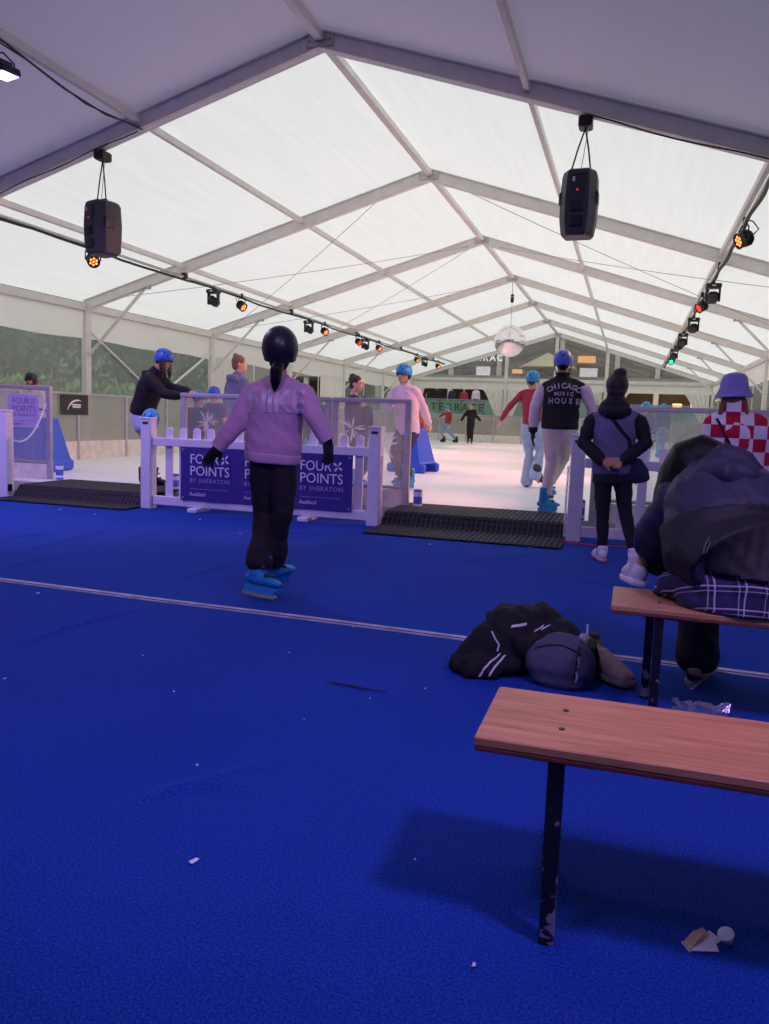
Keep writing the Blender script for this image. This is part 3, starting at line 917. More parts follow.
clear_mat('frost_print', (1, 1, 1), 0.42, (0.92, 0.9, 0.95), 0.0, 0.3)
BY = 8.46
barrier('clear panel barrier left of the open gate with white snow burst prints', -3.22, -2.3, BY, splash=((-2.98, .98, .17), (-2.62, .82, .20)))
barrier('clear panel barrier the black hooded person leans on', -5.16, -4.18, BY, splash=((-4.8, .98, .16),))
barrier('clear panel barrier mostly hidden behind the pink sweatshirt skater', -4.16, -3.24, BY)
barrier('clear panel barrier behind the right picket fence at the gate', -.36, 1.0, BY, splash=((.1, .95, .2),))
barrier('clear panel barrier in front of the checked jacket woman', 1.02, 2.9, BY, splash=((1.3, .95, .2),))
lb = barrier('clear panel barrier at the far left with a pale hotel sign', -9.5, -7.42, 8.93, z1=1.33)
mat('pale_sign', 'B9A9D8', 0.6, 0, .03); mat('sign_ink', '6A5F86', .6)
ps = thing('panel_sign', 'pale lilac hotel sign stuck on the far left clear panel', 'sign', (-7.85, 8.9, .8))
obj('sheet', MB().box((-7.86, 8.915, 1.02), (.50, .004, .44)), 'pale_sign', ps)
hotel_logo(ps, V((-8.04, 8.911, 1.2)), X_, Z_, .80, 'sign_ink', 'sign_ink')
# bumpers at the gate ends
mat('bumper_blue', '4A62C8', 0.5); 
for (x, y, lb_) in ((-2.2, BY + .02, 'blue and white gate bumper at the foot of the snow burst panel'), (-.45, BY + .02, 'blue and white gate bumper beside the right picket post'), (-7.3, 8.93, 'blue and white gate bumper at the foot of the far left panel'), (-5.27, BY + .05, 'blue and white gate bumper behind the left fence post')):
    t = thing('gate_bumper', lb_, 'bumper', (x, y, ICE), 'blue and white bumpers at the gate ends')
    obj('pad', MB().lathe([(.04, 0), (.05, .01), (.05, .20), (.04, .215)], (x, y, ICE + .003), None, 14), 'bumper_blue', t, sm=True)
    obj('band', MB().lathe([(.0515, 0), (.0515, .05)], (x, y, ICE + .14), None, 14), 'white_plastic', t, sm=True)
    obj('band', MB().lathe([(.0515, 0), (.0515, .03)], (x, y, ICE + .03), None, 14), 'white_plastic', t, sm=True)

# perimeter boards along the left side, right side and far end
clear_mat('perspex_old', (0.86, 0.87, 0.85), 0.42, (0.74, 0.72, 0.67), 0.04, 0.1)
def perimeter(name, label, p0, p1, n, group):
    t = thing(name, label, 'barrier', (V(p0) + V(p1)) / 2)
    p0, p1 = V(p0), V(p1); d = (p1 - p0) / n; dn = d.normalized()
    def wall(a, b, z0, z1, th):
        return MB().bar(a + V((0, 0, (z0 + z1) / 2)), b + V((0, 0, (z0 + z1) / 2)), th, z1 - z0, V((0, 0, 1)))
    for i in range(n + 1):
        p = p0 + d * i
        obj('upright', MB().box(p + V((0, 0, .62)), (.06, .06, 1.22), None, .005), 'frame_grey', t)
    for i in range(n):
        a, b = p0 + d * i + dn * .03, p0 + d * (i + 1) - dn * .03
        obj('perspex_pane', wall(a, b, .34, 1.2, .008), 'perspex_old', t)
        obj('kick_board', wall(a, b, .0, .34, .03), 'kick', t)
    obj('top_rail', wall(p0, p1, 1.2, 1.235, .05), 'frame_grey', t)
    return t
perimeter('side_barrier', 'long row of clear rink boards along the left tent wall', (-9.85, 9.6, ICE), (-9.85, 36.2, ICE), 18, '')
perimeter('side_barrier', 'long row of clear rink boards along the right tent wall', (2.95, 9.2, ICE), (2.95, 36.2, ICE), 18, '')
perimeter('end_barrier', 'row of clear rink boards across the far end of the ice', (-9.8, 36.25, ICE), (2.9, 36.25, ICE), 10, '')
mat('sign_black', '1B1B1E', .5); mat('sign_logo', 'E8E6E0', .6)
bs = thing('board_sign', 'black sign with a white curved logo on the left rink boards', 'sign', (-9.82, 12.4, 1))
obj('plate', MB().box((-9.805, 12.42, 1.13), (.01, .76, .37)), 'sign_black', bs)
def sweep(pts, wd):
    mb = MB(); out = []
    for i, (y, z) in enumerate(pts):
        out.append([V((-9.799, 12.42 + y, 1.13 + z - wd[i])), V((-9.799, 12.42 + y, 1.13 + z + wd[i])), V((-9.797, 12.42 + y, 1.13 + z + wd[i])), V((-9.797, 12.42 + y, 1.13 + z - wd[i]))])
    return mb.rings(out)
obj('logo_arc', sweep([(-.2, -.09), (-.16, -.02), (-.09, .04), (0, .075), (.09, .085), (.17, .075)], [.014, .018, .018, .016, .012, .004]), 'sign_logo', bs)
obj('logo_word', MB().box((-9.798, 12.46, 1.13 - .0), (.002, .26, .028)).box((-9.798, 12.47, 1.09), (.002, .22, .028)), 'sign_logo', bs)
# coloured blocks at the far end
mat('red_block', 'C0392B', .5); mat('yellow_block', 'D8B62A', .5); mat('aid_blue', '2A50D0', .45, 0, .05, 5); mat('aid_seat', '2446BE', .45, 0, .05, 5)
for (px, py, wpx, col, nm) in ((478, 434, 1.5, 'red_block', 'red padded block at the far end of the ice'), (524, 434, 1.2, 'yellow_block', 'yellow padded block at the far end of the ice'), (501, 434, .4, 'white_plastic', 'small white block between the red and yellow blocks')):
    p = at(px, py, 37.2)
    bl = thing('padded_block', nm, 'block', (p.x, 37.2, 0))
    obj('pad', MB().box((p.x, 37.2, .36), (wpx, .4, .64), None, .06), col, bl); obj('base', MB().box((p.x, 37.2, .03), (wpx + .06, .45, .06), None, .01), 'grey_plastic', bl)

# ------------------------------------------------------------------ skating aids
def skating_aid(label, x, y, rz):
    t = thing('skating_aid', label, 'skating aid', (x, y, ICE), 'blue plastic skating aids')
    o0 = V((x, y, ICE)); ax = (V((math.cos(rz), math.sin(rz), 0)), V((-math.sin(rz), math.cos(rz), 0)), V((0, 0, 1)))
    L = lambda a, b, c: o0 + ax[0] * a + ax[1] * b + ax[2] * c
    def sec(w, d, z, dy=0): return [L(sx * w, sy * d + dy, z) for sx, sy in ((-1, -1), (1, -1), (1, 1), (-1, 1))]
    body = obj('shell', MB().rings([sec(.40, .30, .16), sec(.39, .27, .2), sec(.27, .13, .78), sec(.25, .11, .80)]), 'aid_blue', t)
    for q in range(7):
        u = -.24 + q * .08
        obj('rib', MB().bar(L(u * 1.35, -.292, .2), L(u, -.14, .76), .025, .02, ax[1]), 'aid_seat', body)
    for s_ in (-1, 1):
        obj('runner', MB().box(L(s_ * .34, 0, .085), (.15, .74, .17), ax, .03), 'aid_blue', t)
        obj('handle', MB().tube([L(s_ * .2, .05, .78), L(s_ * .2, .05, .88), L(s_ * .08, .05, .92)], .018, 8), 'aid_seat', t)
    obj('grip', MB().tube([L(-.2, .05, .885), L(0, .05, .93), L(.2, .05, .885)], .02, 8), 'black_plastic', t)
skating_aid('blue plastic skating aid behind the far left panel', -8.62, 10.05, 0.25)
p_ = at(425, 468, 14.3)
skating_aid('blue plastic skating aid on the ice beside the woman in the pale shirt', p_.x - .25, 14.4, -1.7)

# ------------------------------------------------------------------ hanging gear
mat('led_orange', 'FFA050', .4, emit='FF7A2E', estr=3.2)
mat('led_red', 'FF4030', .4, emit='FF3020', estr=2.5)
mat('led_green', '30E0A0', .4, emit='20E0A0', estr=5.0)
mat('led_purple', 'C8A0FF', .4, emit='B48CFF', estr=8.0)
mat('strap_black', '2A2A32', .8)
def spot(name, loc, target, col, watt, angle, parent, blend=.6, size=.08):
    ld = bpy.data.lights.new(name, 'SPOT'); ld.energy = watt; ld.color = col; ld.spot_size = angle; ld.spot_blend = blend; ld.shadow_soft_size = size
    o_ = bpy.data.objects.new(name, ld); put(o_, parent)
    o_.location = V(loc) - wloc(parent)
    o_.rotation_euler = (V(target) - V(loc)).to_track_quat('-Z', 'Y').to_euler()
    return o_
def rail(label, x):
    z = zr(x) - 0.07
    t = thing('lighting_rail', label, 'rail', (x, 20, z), 'lighting rails under the roof')
    obj('pipe', MB().tube([(x, 1.0 + .9 * i, z) for i in range(40)], .024, 10), 'alu', t, sm=True)
    rnd = random.Random(int(x * 10)); 
    pts = []
    for i in range(150):
        y = 1.0 + i * .234
        pts.append((x + .012 * math.sin(i * .9), y, z - .03 - .035 * abs(math.sin(y * .63)) ** 2 - .008 * rnd.random()))
    obj('cable_run', MB().tube(pts, .022, 6), 'cable', t, sm=True)
    for y in FR[1:]:
        if 0 < y < 36: obj('clamp', MB().box((x, y, z + .02), (.07, .12, .1), None, .01), 'black_metal', t)
    return t
XL_, XRR = XR - 4.74, XR + 4.74
rail('lighting rail with a black cable along the left of the roof', XL_)
rail('lighting rail with black lamps along the right of the roof', XRR)
def par_can(label, pos, aim, led, watt, col):
    pos = V(pos); aim = V(aim); d = (aim - pos).normalized(); a, b = ortho(d, V((0, 0, 1)))
    t = thing('par_lamp', label, 'stage lamp', pos, 'round stage lamps on the rails')
    ax = (a, b, d)
    body = obj('can', MB().lathe([(.05, -.11), (.075, -.10), (.09, -.03), (.095, .06), (.10, .06), (.10, .075), (.085, .075), (.085, .06)], pos, ax, 16), 'black_plastic', t, sm=True)
    for q in range(3):
        obj('cooling_fin', MB().lathe([(.096, -.0), (.1, -.0), (.1, .008), (.096, .008)], pos - d * (.07 - .03 * q), ax, 16), 'black_metal', body)
    le = MB()
    for q in range(7):
        r_, an = (0, 0) if q == 0 else (.05, q * PI / 3)
        le.lathe([(.019, 0), (.017, .006), (.006, .01)], pos + d * .062 + (a * math.cos(an) + b * math.sin(an)) * r_, ax, 8)
    obj('led_cluster', le, led, t)['kind'] = 'stuff'
    side = d.cross(V((0, 0, 1))).normalized()
    top = pos + V((0, 0, .22))
    obj('yoke', MB().tube([pos + side * .115, pos + side * .115 + V((0, 0, .13)), top + side * .03 - V((0, 0, .03)), top - side * .03 - V((0, 0, .03)), pos - side * .115 + V((0, 0, .13)), pos - side * .115], .010, 6), 'black_metal', t)
    obj('hook_clamp', MB().box(top + V((0, 0, .0)), (.05, .06, .09), None, .01), 'black_metal', t)
    obj('lead', MB().tube([pos - d * .11, pos - d * .2 + V((0, 0, .05)), pos - d * .12 + V((0, .04, .18)), top + V((0, .05, .03))], .008, 6), 'cable', t, sm=True)
    if watt: spot('beam', pos + d * .09, aim, col, watt, 1.1, t)
    return t
def moving_head(label, pos, aim=None):
    pos = V(pos)
    t = thing('moving_head_lamp', label, 'stage lamp', pos, 'boxy black stage lamps on the rails')
    aim = V(aim) if aim else V((XR, pos.y - 2, 0)); d = (aim - pos).normalized(); a, b = ortho(d, V((0, 0, 1)))
    obj('head', MB().box(pos - V((0, 0, .10)), (.17, .17, .22), (a, b, d), .035), 'black_plastic', t)
    obj('lens', MB().lathe([(.065, 0), (.07, .012), (.05, .02)], pos - V((0, 0, .1)) + d * .11, (a, b, d), 14), 'grey_plastic', t, sm=True)
    obj('yoke_arm', MB().box(pos + V((.105, 0, -.05)), (.03, .1, .24), None, .008), 'black_metal', t)
    obj('yoke_arm', MB().box(pos + V((-.105, 0, -.05)), (.03, .1, .24), None, .008), 'black_metal', t)
    obj('base', MB().box(pos + V((0, 0, .09)), (.25, .2, .08), None, .015), 'black_plastic', t)
    obj('display', MB().box(pos + V((0, -.102, .09)), (.06, .004, .02)), 'white_plastic', t)
    obj('hook_clamp', MB().box(pos + V((0, 0, .16)), (.05, .07, .08), None, .01), 'black_metal', t)
    return t
zl = zr(XL_) - 0.07 - 0.24
OR = (1.0, 0.34, 0.30); PK = (1.0, 0.26, 0.36)
PLACES = [(14.85, 'm'), (16.05, 'p'), (19.9, 'm'), (21.0, 'p'), (23.9, 'r'), (24.6, 'm'), (26.0, 'p'), (31.0, 'p'), (32.3, 'm'), (34.6, 'p')]
WHERE = ['nearest the left speaker', 'second along', 'third along', 'fourth along', 'fifth along', 'sixth along', 'seventh along', 'eighth along', 'ninth along', 'at the far end']
for (y, kd), wh in zip(PLACES, WHERE):
    if kd == 'm': moving_head('black box lamp on the left rail, ' + wh, (XL_, y, zl + .05), (XR, y + 1, 0))
    else: par_can('round lamp glowing %s on the left rail, %s' % ('orange' if kd == 'p' else 'red', wh), (XL_ + .02, y, zl + .02), (XR + .4, y - 2.5 if y > 20 else y - 1.0, 0), 'led_orange' if kd == 'p' else 'led_red', PAR_W if y < 27 else PAR_W * .8, OR if kd == 'p' else PK)
par_can('round lamp glowing orange just below the left hanging speaker', (XL_ + .02, 11.0, zl + .02), (-4.6, 7.5, 0.6), 'led_orange', 0, OR)
zq = zr(XRR) - 0.07 - 0.24
par_can('orange lit lamp on the right rail above the checked jacket woman', (XRR, 10.9, zq + .05), (XR - .5, 9.0, 1.0), 'led_orange', PAR_W, OR)
par_can('red stage lamp on the right rail above the near bench', (XRR + .12, 2.6, zq), (1.15, 1.85, .45), 'led_red', 75, (1.0, .16, .14))
moving_head('black box lamp on the right rail, below the orange lit lamp', (XRR + .02, 14.9, zq + .05), (XRR - 1, 10, 1))
par_can('red lit lamp on the right rail', (XRR - .06, 16.2, zq - .02), (XR, 14, 0), 'led_red', PAR_W, PK)
moving_head('black box lamp in the middle of the right rail', (XRR + .02, 19.4, zq + .05), (XRR - 1, 15, 1))
moving_head('black box lamp on the right rail just before the green lamp', (XRR - .02, 22.6, zq + .05), (XRR - 1, 19, 1))
par_can('dark lamp hung low on the right rail', (XRR - .04, 24.2, zq - .02), (XR, 22, 0), 'grey_plastic', 0, PK)
par_can('green lit lamp at the far end of the right rail', (XRR, 29.2, zq - .05), (XR + 2.4, 15, 0), 'led_green', 0, PK)
moving_head('black box lamp directly above the green lamp', (XRR, 27.6, zq + .1), (XRR - 1, 24, 1))

# loudspeakers on straps from frame 1
def loudspeaker(label, x, y, ztop, zbot, face, anchor_z):
    t = thing('loudspeaker', label, 'loudspeaker', (x, y, zbot), 'black loudspeakers hung from the roof')
    R = V((math.cos(face), math.sin(face), 0)); B = V((-math.sin(face), math.cos(face), 0))   # R sideways, B points away from us (front grille)
    H = ztop - zbot; o0 = V((x, y, zbot))
    def sec(w, d, z):
        pts = [(-w * .62, -d), (w * .62, -d), (w * .98, -d * .35), (w, d * .5), (w * .9, d), (-w * .9, d), (-w, d * .5), (-w * .98, -d * .35)]
        return [o0 + R * a + B * b + V((0, 0, z)) for a, b in pts]
    body = obj('cabinet', MB().rings([sec(.135, .13, 0), sec(.165, .155, .03), sec(.185, .17, H * .25), sec(.19, .175, H * .55), sec(.18, .165, H * .88), sec(.165, .15, H - .02), sec(.14, .12, H)]), 'grey_plastic', t, sm=.5)
    obj('back_panel', MB().box(o0 - B * .172 + V((0, 0, H * .62)), (.15, .02, H * .56), (R, B, V((0, 0, 1))), .008), 'black_plastic', t)
    obj('input_plate', MB().box(o0 - B * .176 + V((0, 0, H * .2)), (.13, .02, H * .16), (R, B, V((0, 0, 1))), .008), 'black_metal', t)
    obj('heat_sink', MB().box(o0 - B * .184 + V((0, 0, H * .43)), (.11, .02, H * .14), (R, B, V((0, 0, 1))), .004), 'black_metal', t)
    obj('maker_plate', MB().box(o0 - B * .184 - R * .04 + V((0, 0, H * .82)), (.022, .006, .045), (R, B, V((0, 0, 1)))), 'white_plastic', t)
    obj('power_light', MB().ell(o0 - B * .184 + V((0, 0, H * .66)), (.014, .006, .014), (R, B, V((0, 0, 1)))), 'led_dim_red', t)
    for s_ in (-1, 1):
        obj('side_handle', MB().box(o0 + R * (s_ * .178) - B * .01 + V((0, 0, H * .58)), (.04, .14, H * .2), (R, B, V((0, 0, 1))), .012), 'black_plastic', t)
    obj('grille', MB().box(o0 + B * .172 + V((0, 0, H * .5)), (.30, .012, H * .86), (R, B, V((0, 0, 1))), .005), 'black_metal', t)
    obj('fly_bracket', MB().box(o0 + V((0, 0, H + .012)), (.2, .05, .03), (R, B, V((0, 0, 1))), .006), 'black_metal', t)
    an = V((x + .02, y, anchor_z))
    for s_ in (-1, 1):
        p = o0 + R * (s_ * .095) + V((0, 0, H + .02))
        obj('strap', MB().tube([p, p.lerp(an, .5) + R * (s_ * .006), an], .0085, 6), 'strap_black', t)
    obj('safety_wire', MB().tube([o0 + V((0, 0, H + .02)), an + V((.03, 0, 0))], .004, 5), 'steel', t)
    obj('beam_clamp', MB().box((x + .02, y, anchor_z + .05), (.14, .2, .11), None, .015), 'black_metal', t)
mat('led_dim_red', 'D04040', .4, emit='D03030', estr=.6)
loudspeaker('black loudspeaker hanging by straps from the left roof beam', -6.48, 8.75, 3.64, 2.99, -.36, zr(-6.5) - .125)
loudspeaker('black loudspeaker hanging by straps from the right roof beam', -.68, 8.75, 3.70, 3.04, -.05, zr(-.66) - .125)

# purple LED floodlights
def floodlight(label, pos, aim, watt, group=True, on_beam=True, ang=2.4):
    pos = V(pos); aim = V(aim); d = (aim - pos).normalized(); a, b = ortho(d, V((0, 0, 1)))
    t = thing('floodlight', label, 'floodlight', pos, 'purple floodlights under the roof')
    obj('housing', MB().box(pos, (.26, .19, .07), (b, a, d), .012), 'black_metal', t)
    obj('led_panel', MB().box(pos + d * .037, (.22, .15, .006), (b, a, d), .002), 'led_purple', t)
    obj('driver_box', MB().box(pos - d * .06, (.16, .12, .06), (b, a, d), .01), 'black_plastic', t)
    top = pos + V((0, 0, .17))
    obj('bracket', MB().tube([pos + b * .14, pos + b * .14 + V((0, 0, .11)), top, pos - b * .14 + V((0, 0, .11)), pos - b * .14], .009, 6), 'black_metal', t)
    if watt: spot('beam', pos + d * .06, aim, (0.52, 0.36, 1.0), watt, ang, t, .5, .2)
floodlight('purple floodlight clamped to the roof beam at the upper left edge', (XR - .333 * HW + .02, 6.5, 4.22), (-5.2, 6.9, 0), FLOOD_W * 1.5)
floodlight('purple floodlight on the right rail above the benches', (1.45, .9, 3.45), (-1.4, 2.6, 0), FLOOD_W * 1.35)
floodlight('purple floodlight on the left rail out of the picture', (XL_ + .05, 4.2, zr(XL_) - .25), (-7.0, 7.2, 0.0), FLOOD_W * 1.9, ang=1.5)
floodlight('purple floodlight on the right roof beam behind the viewer', (XR + .333 * HW, 0.0, 4.2), (-2.0, 5.0, 0.0), FLOOD_W * 1.2, ang=1.45)

# cables slung along the near left purlin
xp = XR - .333 * HW
cb = thing('power_cable', 'black power cable drooping along the near left roof beam', 'cable', (xp, 7.5, zr(xp)))
obj('cable_run', MB().tube([(xp + .03, 5.6, zr(xp) + .06), (xp + .04, 6.5, zr(xp) + .04), (xp + .05, 7.3, zr(xp) - .06), (xp + .04, 8.0, zr(xp) - .07), (xp + .03, 8.66, zr(xp) + .02)], .012, 6), 'cable', cb, sm=True)
obj('cable_run', MB().tube([(xp + .05, 5.6, zr(xp) + .03), (xp + .08, 6.8, zr(xp) - .02), (xp + .09, 7.6, zr(xp) - .11), (xp + .05, 8.7, zr(xp) + .0)], .009, 6), 'cable', cb, sm=True)
cb2 = MB().tube([(x, 8.66, zr(x) - .015 - .02 * math.sin((x + 6.5) * 3) ** 2) for x in [-8.3 + .2 * i for i in range(13)]], .008, 6)
tag(obj('speaker_cable', cb2, 'cable', sm=True), 'thin black cable clipped under the first left rafter', 'cable')
cb3 = MB().tube([(x, 8.66, zr(x) - .015 - .03 * math.sin((x + .6) * 2) ** 2) for x in [-.6 + .2 * i for i in range(11)]], .008, 6)
tag(obj('speaker_cable', cb3, 'cable', sm=True), 'thin black cable clipped under the first right rafter', 'cable')

# mirror ball under the fourth frame
mt = mat('mirror', 'E6E2E4', 0.08, 1.0, 0.03, 30)
mbp = at(510, 341, 23.75)
ball = thing('mirror_ball', 'large silver mirror ball hanging over the ice', 'mirror ball', mbp)
mm = MB().ell(mbp, (.46, .46, .46), None, 48, 30)
obj('ball', mm, 'mirror', ball)
obj('motor', MB().lathe([(.03, 0), (.05, .02), (.05, .22), (.03, .24)], (mbp.x, mbp.y, 4.55), None, 12), 'black_plastic', ball, sm=True)
obj('motor_cap', MB().lathe([(.052, 0), (.052, .03)], (mbp.x, mbp.y, 4.7), None, 12), 'steel', ball)
obj('hanging_wire', MB().tube([(mbp.x, mbp.y, mbp.z + .45), (mbp.x, mbp.y, 4.56)], .008, 5).tube([(mbp.x, mbp.y, 4.78), (XR, 23.75, ZR + .02)], .01, 5), 'steel', ball)
# ------------------------------------------------------------------ benches
def wood_mat():
    mt = bpy.data.materials.new('bench_wood'); mt.use_nodes = True
    n = mt.node_tree.nodes; l = mt.node_tree.links; b = n['Principled BSDF']
    b.inputs['Roughness'].default_value = 0.5
    t = n.new('ShaderNodeTexCoord'); mp = n.new('ShaderNodeMapping'); mp.inputs['Scale'].default_value = (1.2, 14, 14)
    z = n.new('ShaderNodeTexNoise'); z.inputs['Scale'].default_value = 3.5; z.inputs['Detail'].default_value = 7; z.inputs['Distortion'].default_value = 0.6
    r = n.new('ShaderNodeValToRGB'); r.color_ramp.elements[0].position = .3; r.color_ramp.elements[1].position = .72
    r.color_ramp.elements[0].color = (*lin('A2704C'), 1); r.color_ramp.elements[1].color = (*lin('CC966C'), 1)
    z2 = n.new('ShaderNodeTexNoise'); z2.inputs['Scale'].default_value = 9; z2.inputs['Detail'].default_value = 6
    r2 = n.new('ShaderNodeValToRGB'); r2.color_ramp.elements[0].position = .27; r2.color_ramp.elements[1].position = .36
    r2.color_ramp.elements[0].color = (.35, .25, .22, 1); r2.color_ramp.elements[1].color = (1, 1, 1, 1)
    mx = n.new('ShaderNodeMix'); mx.data_type = 'RGBA'; mx.blend_type = 'MULTIPLY'; mx.inputs[0].default_value = .55
    l.new(t.outputs['Object'], mp.inputs[0]); l.new(mp.outputs[0], z.inputs['Vector']); l.new(z.outputs['Fac'], r.inputs['Fac'])
    l.new(mp.outputs[0], z2.inputs['Vector']); l.new(z2.outputs['Fac'], r2.inputs['Fac'])
    l.new(r.outputs['Color'], mx.inputs[6]); l.new(r2.outputs['Color'], mx.inputs[7]); l.new(mx.outputs[2], b.inputs['Base Color'])
    MATS['bench_wood'] = mt
wood_mat()
mat('bench_edge', '6E3526', .6, 0, .25, 12)
def chipped_mat():
    mt = bpy.data.materials.new('bench_leg'); mt.use_nodes = True
    n = mt.node_tree.nodes; l = mt.node_tree.links; b = n['Principled BSDF']; b.inputs['Roughness'].default_value = .45
    t = n.new('ShaderNodeTexCoord'); z = n.new('ShaderNodeTexNoise'); z.inputs['Scale'].default_value = 42; z.inputs['Detail'].default_value = 5
    sp = n.new('ShaderNodeSeparateXYZ'); l.new(t.outputs['Object'], sp.inputs[0])
    mr = n.new('ShaderNodeMapRange'); mr.inputs['From Min'].default_value = 0.0; mr.inputs['From Max'].default_value = .32; mr.inputs['To Min'].default_value = .10; mr.inputs['To Max'].default_value = -.12
    ad = n.new('ShaderNodeMath'); ad.operation = 'ADD'
    r = n.new('ShaderNodeValToRGB'); r.color_ramp.elements[0].position = .58; r.color_ramp.elements[1].position = .62
    r.color_ramp.elements[0].color = (.008, .008, .014, 1); r.color_ramp.elements[1].color = (.25, .23, .30, 1)
    l.new(t.outputs['Object'], z.inputs['Vector']); l.new(sp.outputs[2], mr.inputs['Value']); l.new(z.outputs['Fac'], ad.inputs[0]); l.new(mr.outputs[0], ad.inputs[1])
    l.new(ad.outputs[0], r.inputs['Fac']); l.new(r.outputs['Color'], b.inputs['Base Color'])
    MATS['bench_leg'] = mt
chipped_mat()
def bench(label, x0, x1, y0, y1, legs):
    t = thing('bench', label, 'bench', ((x0 + x1) / 2, (y0 + y1) / 2, 0), 'wooden benches with black legs')
    cx, cy = (x0 + x1) / 2, (y0 + y1) / 2; L, W = x1 - x0, y1 - y0
    obj('seat', MB().box((cx, cy, .4395), (L, W, .021), None, .003), 'bench_wood', t)
    obj('edge_band', MB().box((cx, cy, .4235), (L - .001, W - .001, .011), None, .002), 'bench_edge', t)
    for x in legs:
        obj('mount_plate', MB().box((x + .01, cy, .4145), (.13, W - .03, .006)), 'black_metal', t)
        for y in (y0 + .035, y1 - .035):
            lg = obj('leg', MB().box((x - (.022 if y > cy else 0), y, .2057), (.032, .04, .4115), None, .003), 'bench_leg', t)
        obj('cross_bar', MB().box((x, cy, .395), (.03, W - .11, .03)), 'black_metal', t)
    for x in legs:
        for y in (cy - .06, cy + .06):
            obj('screw', MB().lathe([(.007, 0), (.007, .002)], (x, y, .45), None, 8), 'black_metal', t)
bench('near wooden bench at the lower right with chipped black leg', -.275, 1.55, 1.62, 1.965, (-.10, 1.3))
bench('farther wooden bench the dark haired person sits on', -.025, 2.1, 3.05, 3.42, (.15, 1.8))

# ------------------------------------------------------------------ jacket heap, backpack, sneaker, cup
mat('black_cloth', '0B0A10', .85, 0, .25, 14, .25, 90); mat('grey_cloth', '4B4A60', .85, 0, .12, 14, .3, 120)
mat('white_cloth', 'D8D4E2', .85, 0, .05); mat('zip', '16151C', .5); mat('zip_pull', 'C9C6D2', .35, .7)
bp_ = thing('backpack', 'slate grey backpack lying in front of the black jacket', 'backpack', (-.27, 3.42, 0))
R_ = V((.96, -.2, 0)).normalized(); U_ = V((-.12, .35, .93)).normalized(); U_ = (U_ - R_ * U_.dot(R_)).normalized(); D_ = R_.cross(U_)
o0 = V((-.225, 3.39, .03))
sec = lambda w, d, h: (o0 + U_ * h, w, d, R_)
bk = remesh(MB().loft([sec(.12, .07, 0.0), sec(.145, .09, .03), sec(.145, .09, .085), sec(.13, .075, .135), sec(.09, .05, .16)], 28, True, .55), .009, 3, .006, (9, 9, 9))
obj('bag_body', bk, 'grey_cloth', bp_, sm=3.0)
bvb = bvh_of(bk)
def drape(bv, pts, dirv, off):
    out = []
    for p in pts:
        h = bv.ray_cast(p - dirv * 1.0, dirv, 2.5)
        if h[0] is not None: out.append(h[0] - dirv * off)
    return out
dv = V((0.05, 1, -.25)).normalized()
obj('zip', MB().tube(drape(bvb, [o0 + R_ * .075 + U_ * (.015 + .015 * i) for i in range(10)], dv, .003), .005, 6), 'zip', bp_)
obj('zip', MB().tube(drape(bvb, [o0 + R_ * (-.11 + .02 * i) + U_ * (.115 + .03 * math.sin(i * .3)) for i in range(11)], dv, .002), .004, 6), 'zip', bp_)
for i, k in enumerate((.05, .11)):
    q = drape(bvb, [o0 + R_ * .08 + U_ * k], dv, .012)
    if q: obj('zip_pull', MB().tube([q[0], q[0] + V((.006, -.004, -.022)), q[0] + V((.0, -.006, -.045))], [.003, .006, .004], 6), 'zip_pull', bp_)
obj('shoulder_strap', MB().tube([o0 + R_ * .12 + U_ * .14 + D_ * -.02, V((-.10, 3.52, .17)), V((-.075, 3.55, .07)), V((-.12, 3.5, .02))], [.016, .02, .02, .014], 8), 'black_cloth', bp_)
jk = thing('jacket', 'black jacket with white stripes heaped on the carpet', 'jacket', (-.42, 3.6, 0))
j = MB()
j.loft([((-.66, 3.42, .045), .05, .04), ((-.58, 3.47, .09), .11, .08), ((-.47, 3.56, .13), .15, .13), ((-.34, 3.64, .155), .14, .14), ((-.25, 3.62, .12), .10, .10), ((-.20, 3.56, .06), .06, .05)], 20)
j.ell((-.47, 3.66, .17), (.13, .12, .10)); j.ell((-.44, 3.72, .21), (.06, .05, .04)); j.ell((-.55, 3.47, .05), (.16, .14, .05)); j.ell((-.38, 3.52, .10), (.12, .10, .10)); j.ell((-.29, 3.57, .19), (.14, .10, .05)); j.ell((-.27, 3.60, .12), (.09, .09, .08)); j.ell((-.36, 3.45, .14), (.07, .07, .06))
j.limb([(-.5, 3.38, .04), (-.6, 3.36, .05), (-.68, 3.42, .035)], [.05, .055, .03])
jm = remesh(j, .010, 2, .022, (9, 9, 12), 3.1)
for q in jm.v: q.z = max(q.z, .004)
obj('jacket_shell', jm, 'black_cloth', jk, sm=3.0)
bvj = bvh_of(jm)
def ribbon(bv, a, b, wd, n, dirv, off, side):
    mb = MB(); rs = []
    for i in range(n + 1):
        c = a.lerp(b, i / n)
        row = []
        for s_ in (-1, 1):
            h = bv.ray_cast(c + side * (s_ * wd) - dirv * 1.0, dirv, 2.5)
            if h[0] is None: row = None; break
            row.append(h[0])
        if row: rs.append([row[0] - dirv * off, row[1] - dirv * off, row[1] - dirv * (off + .002), row[0] - dirv * (off + .002)])
    if len(rs) > 1: mb.rings(rs)
    return mb
dj = V((.1, .9, -.42)).normalized()
for k in range(2):
    a, b = at(483 + k * 8, 679 + k * 2, 3.38), at(502 + k * 5, 655 + k * 2, 3.45)
    obj('white_stripe', ribbon(bvj, a, b, .006, 10, dj, .003, V((.8, 0, .4)).normalized()), 'white_cloth', jk)
for (x0, y0, x1, y1) in ((518, 633, 533, 631), (540, 637, 548, 631), (546, 635, 554, 630)):
    obj('white_stripe', ribbon(bvj, at(x0, y0, 3.6), at(x1, y1, 3.62), .007, 6, dj, .003, V((.1, 0, 1)).normalized()), 'white_cloth', jk)
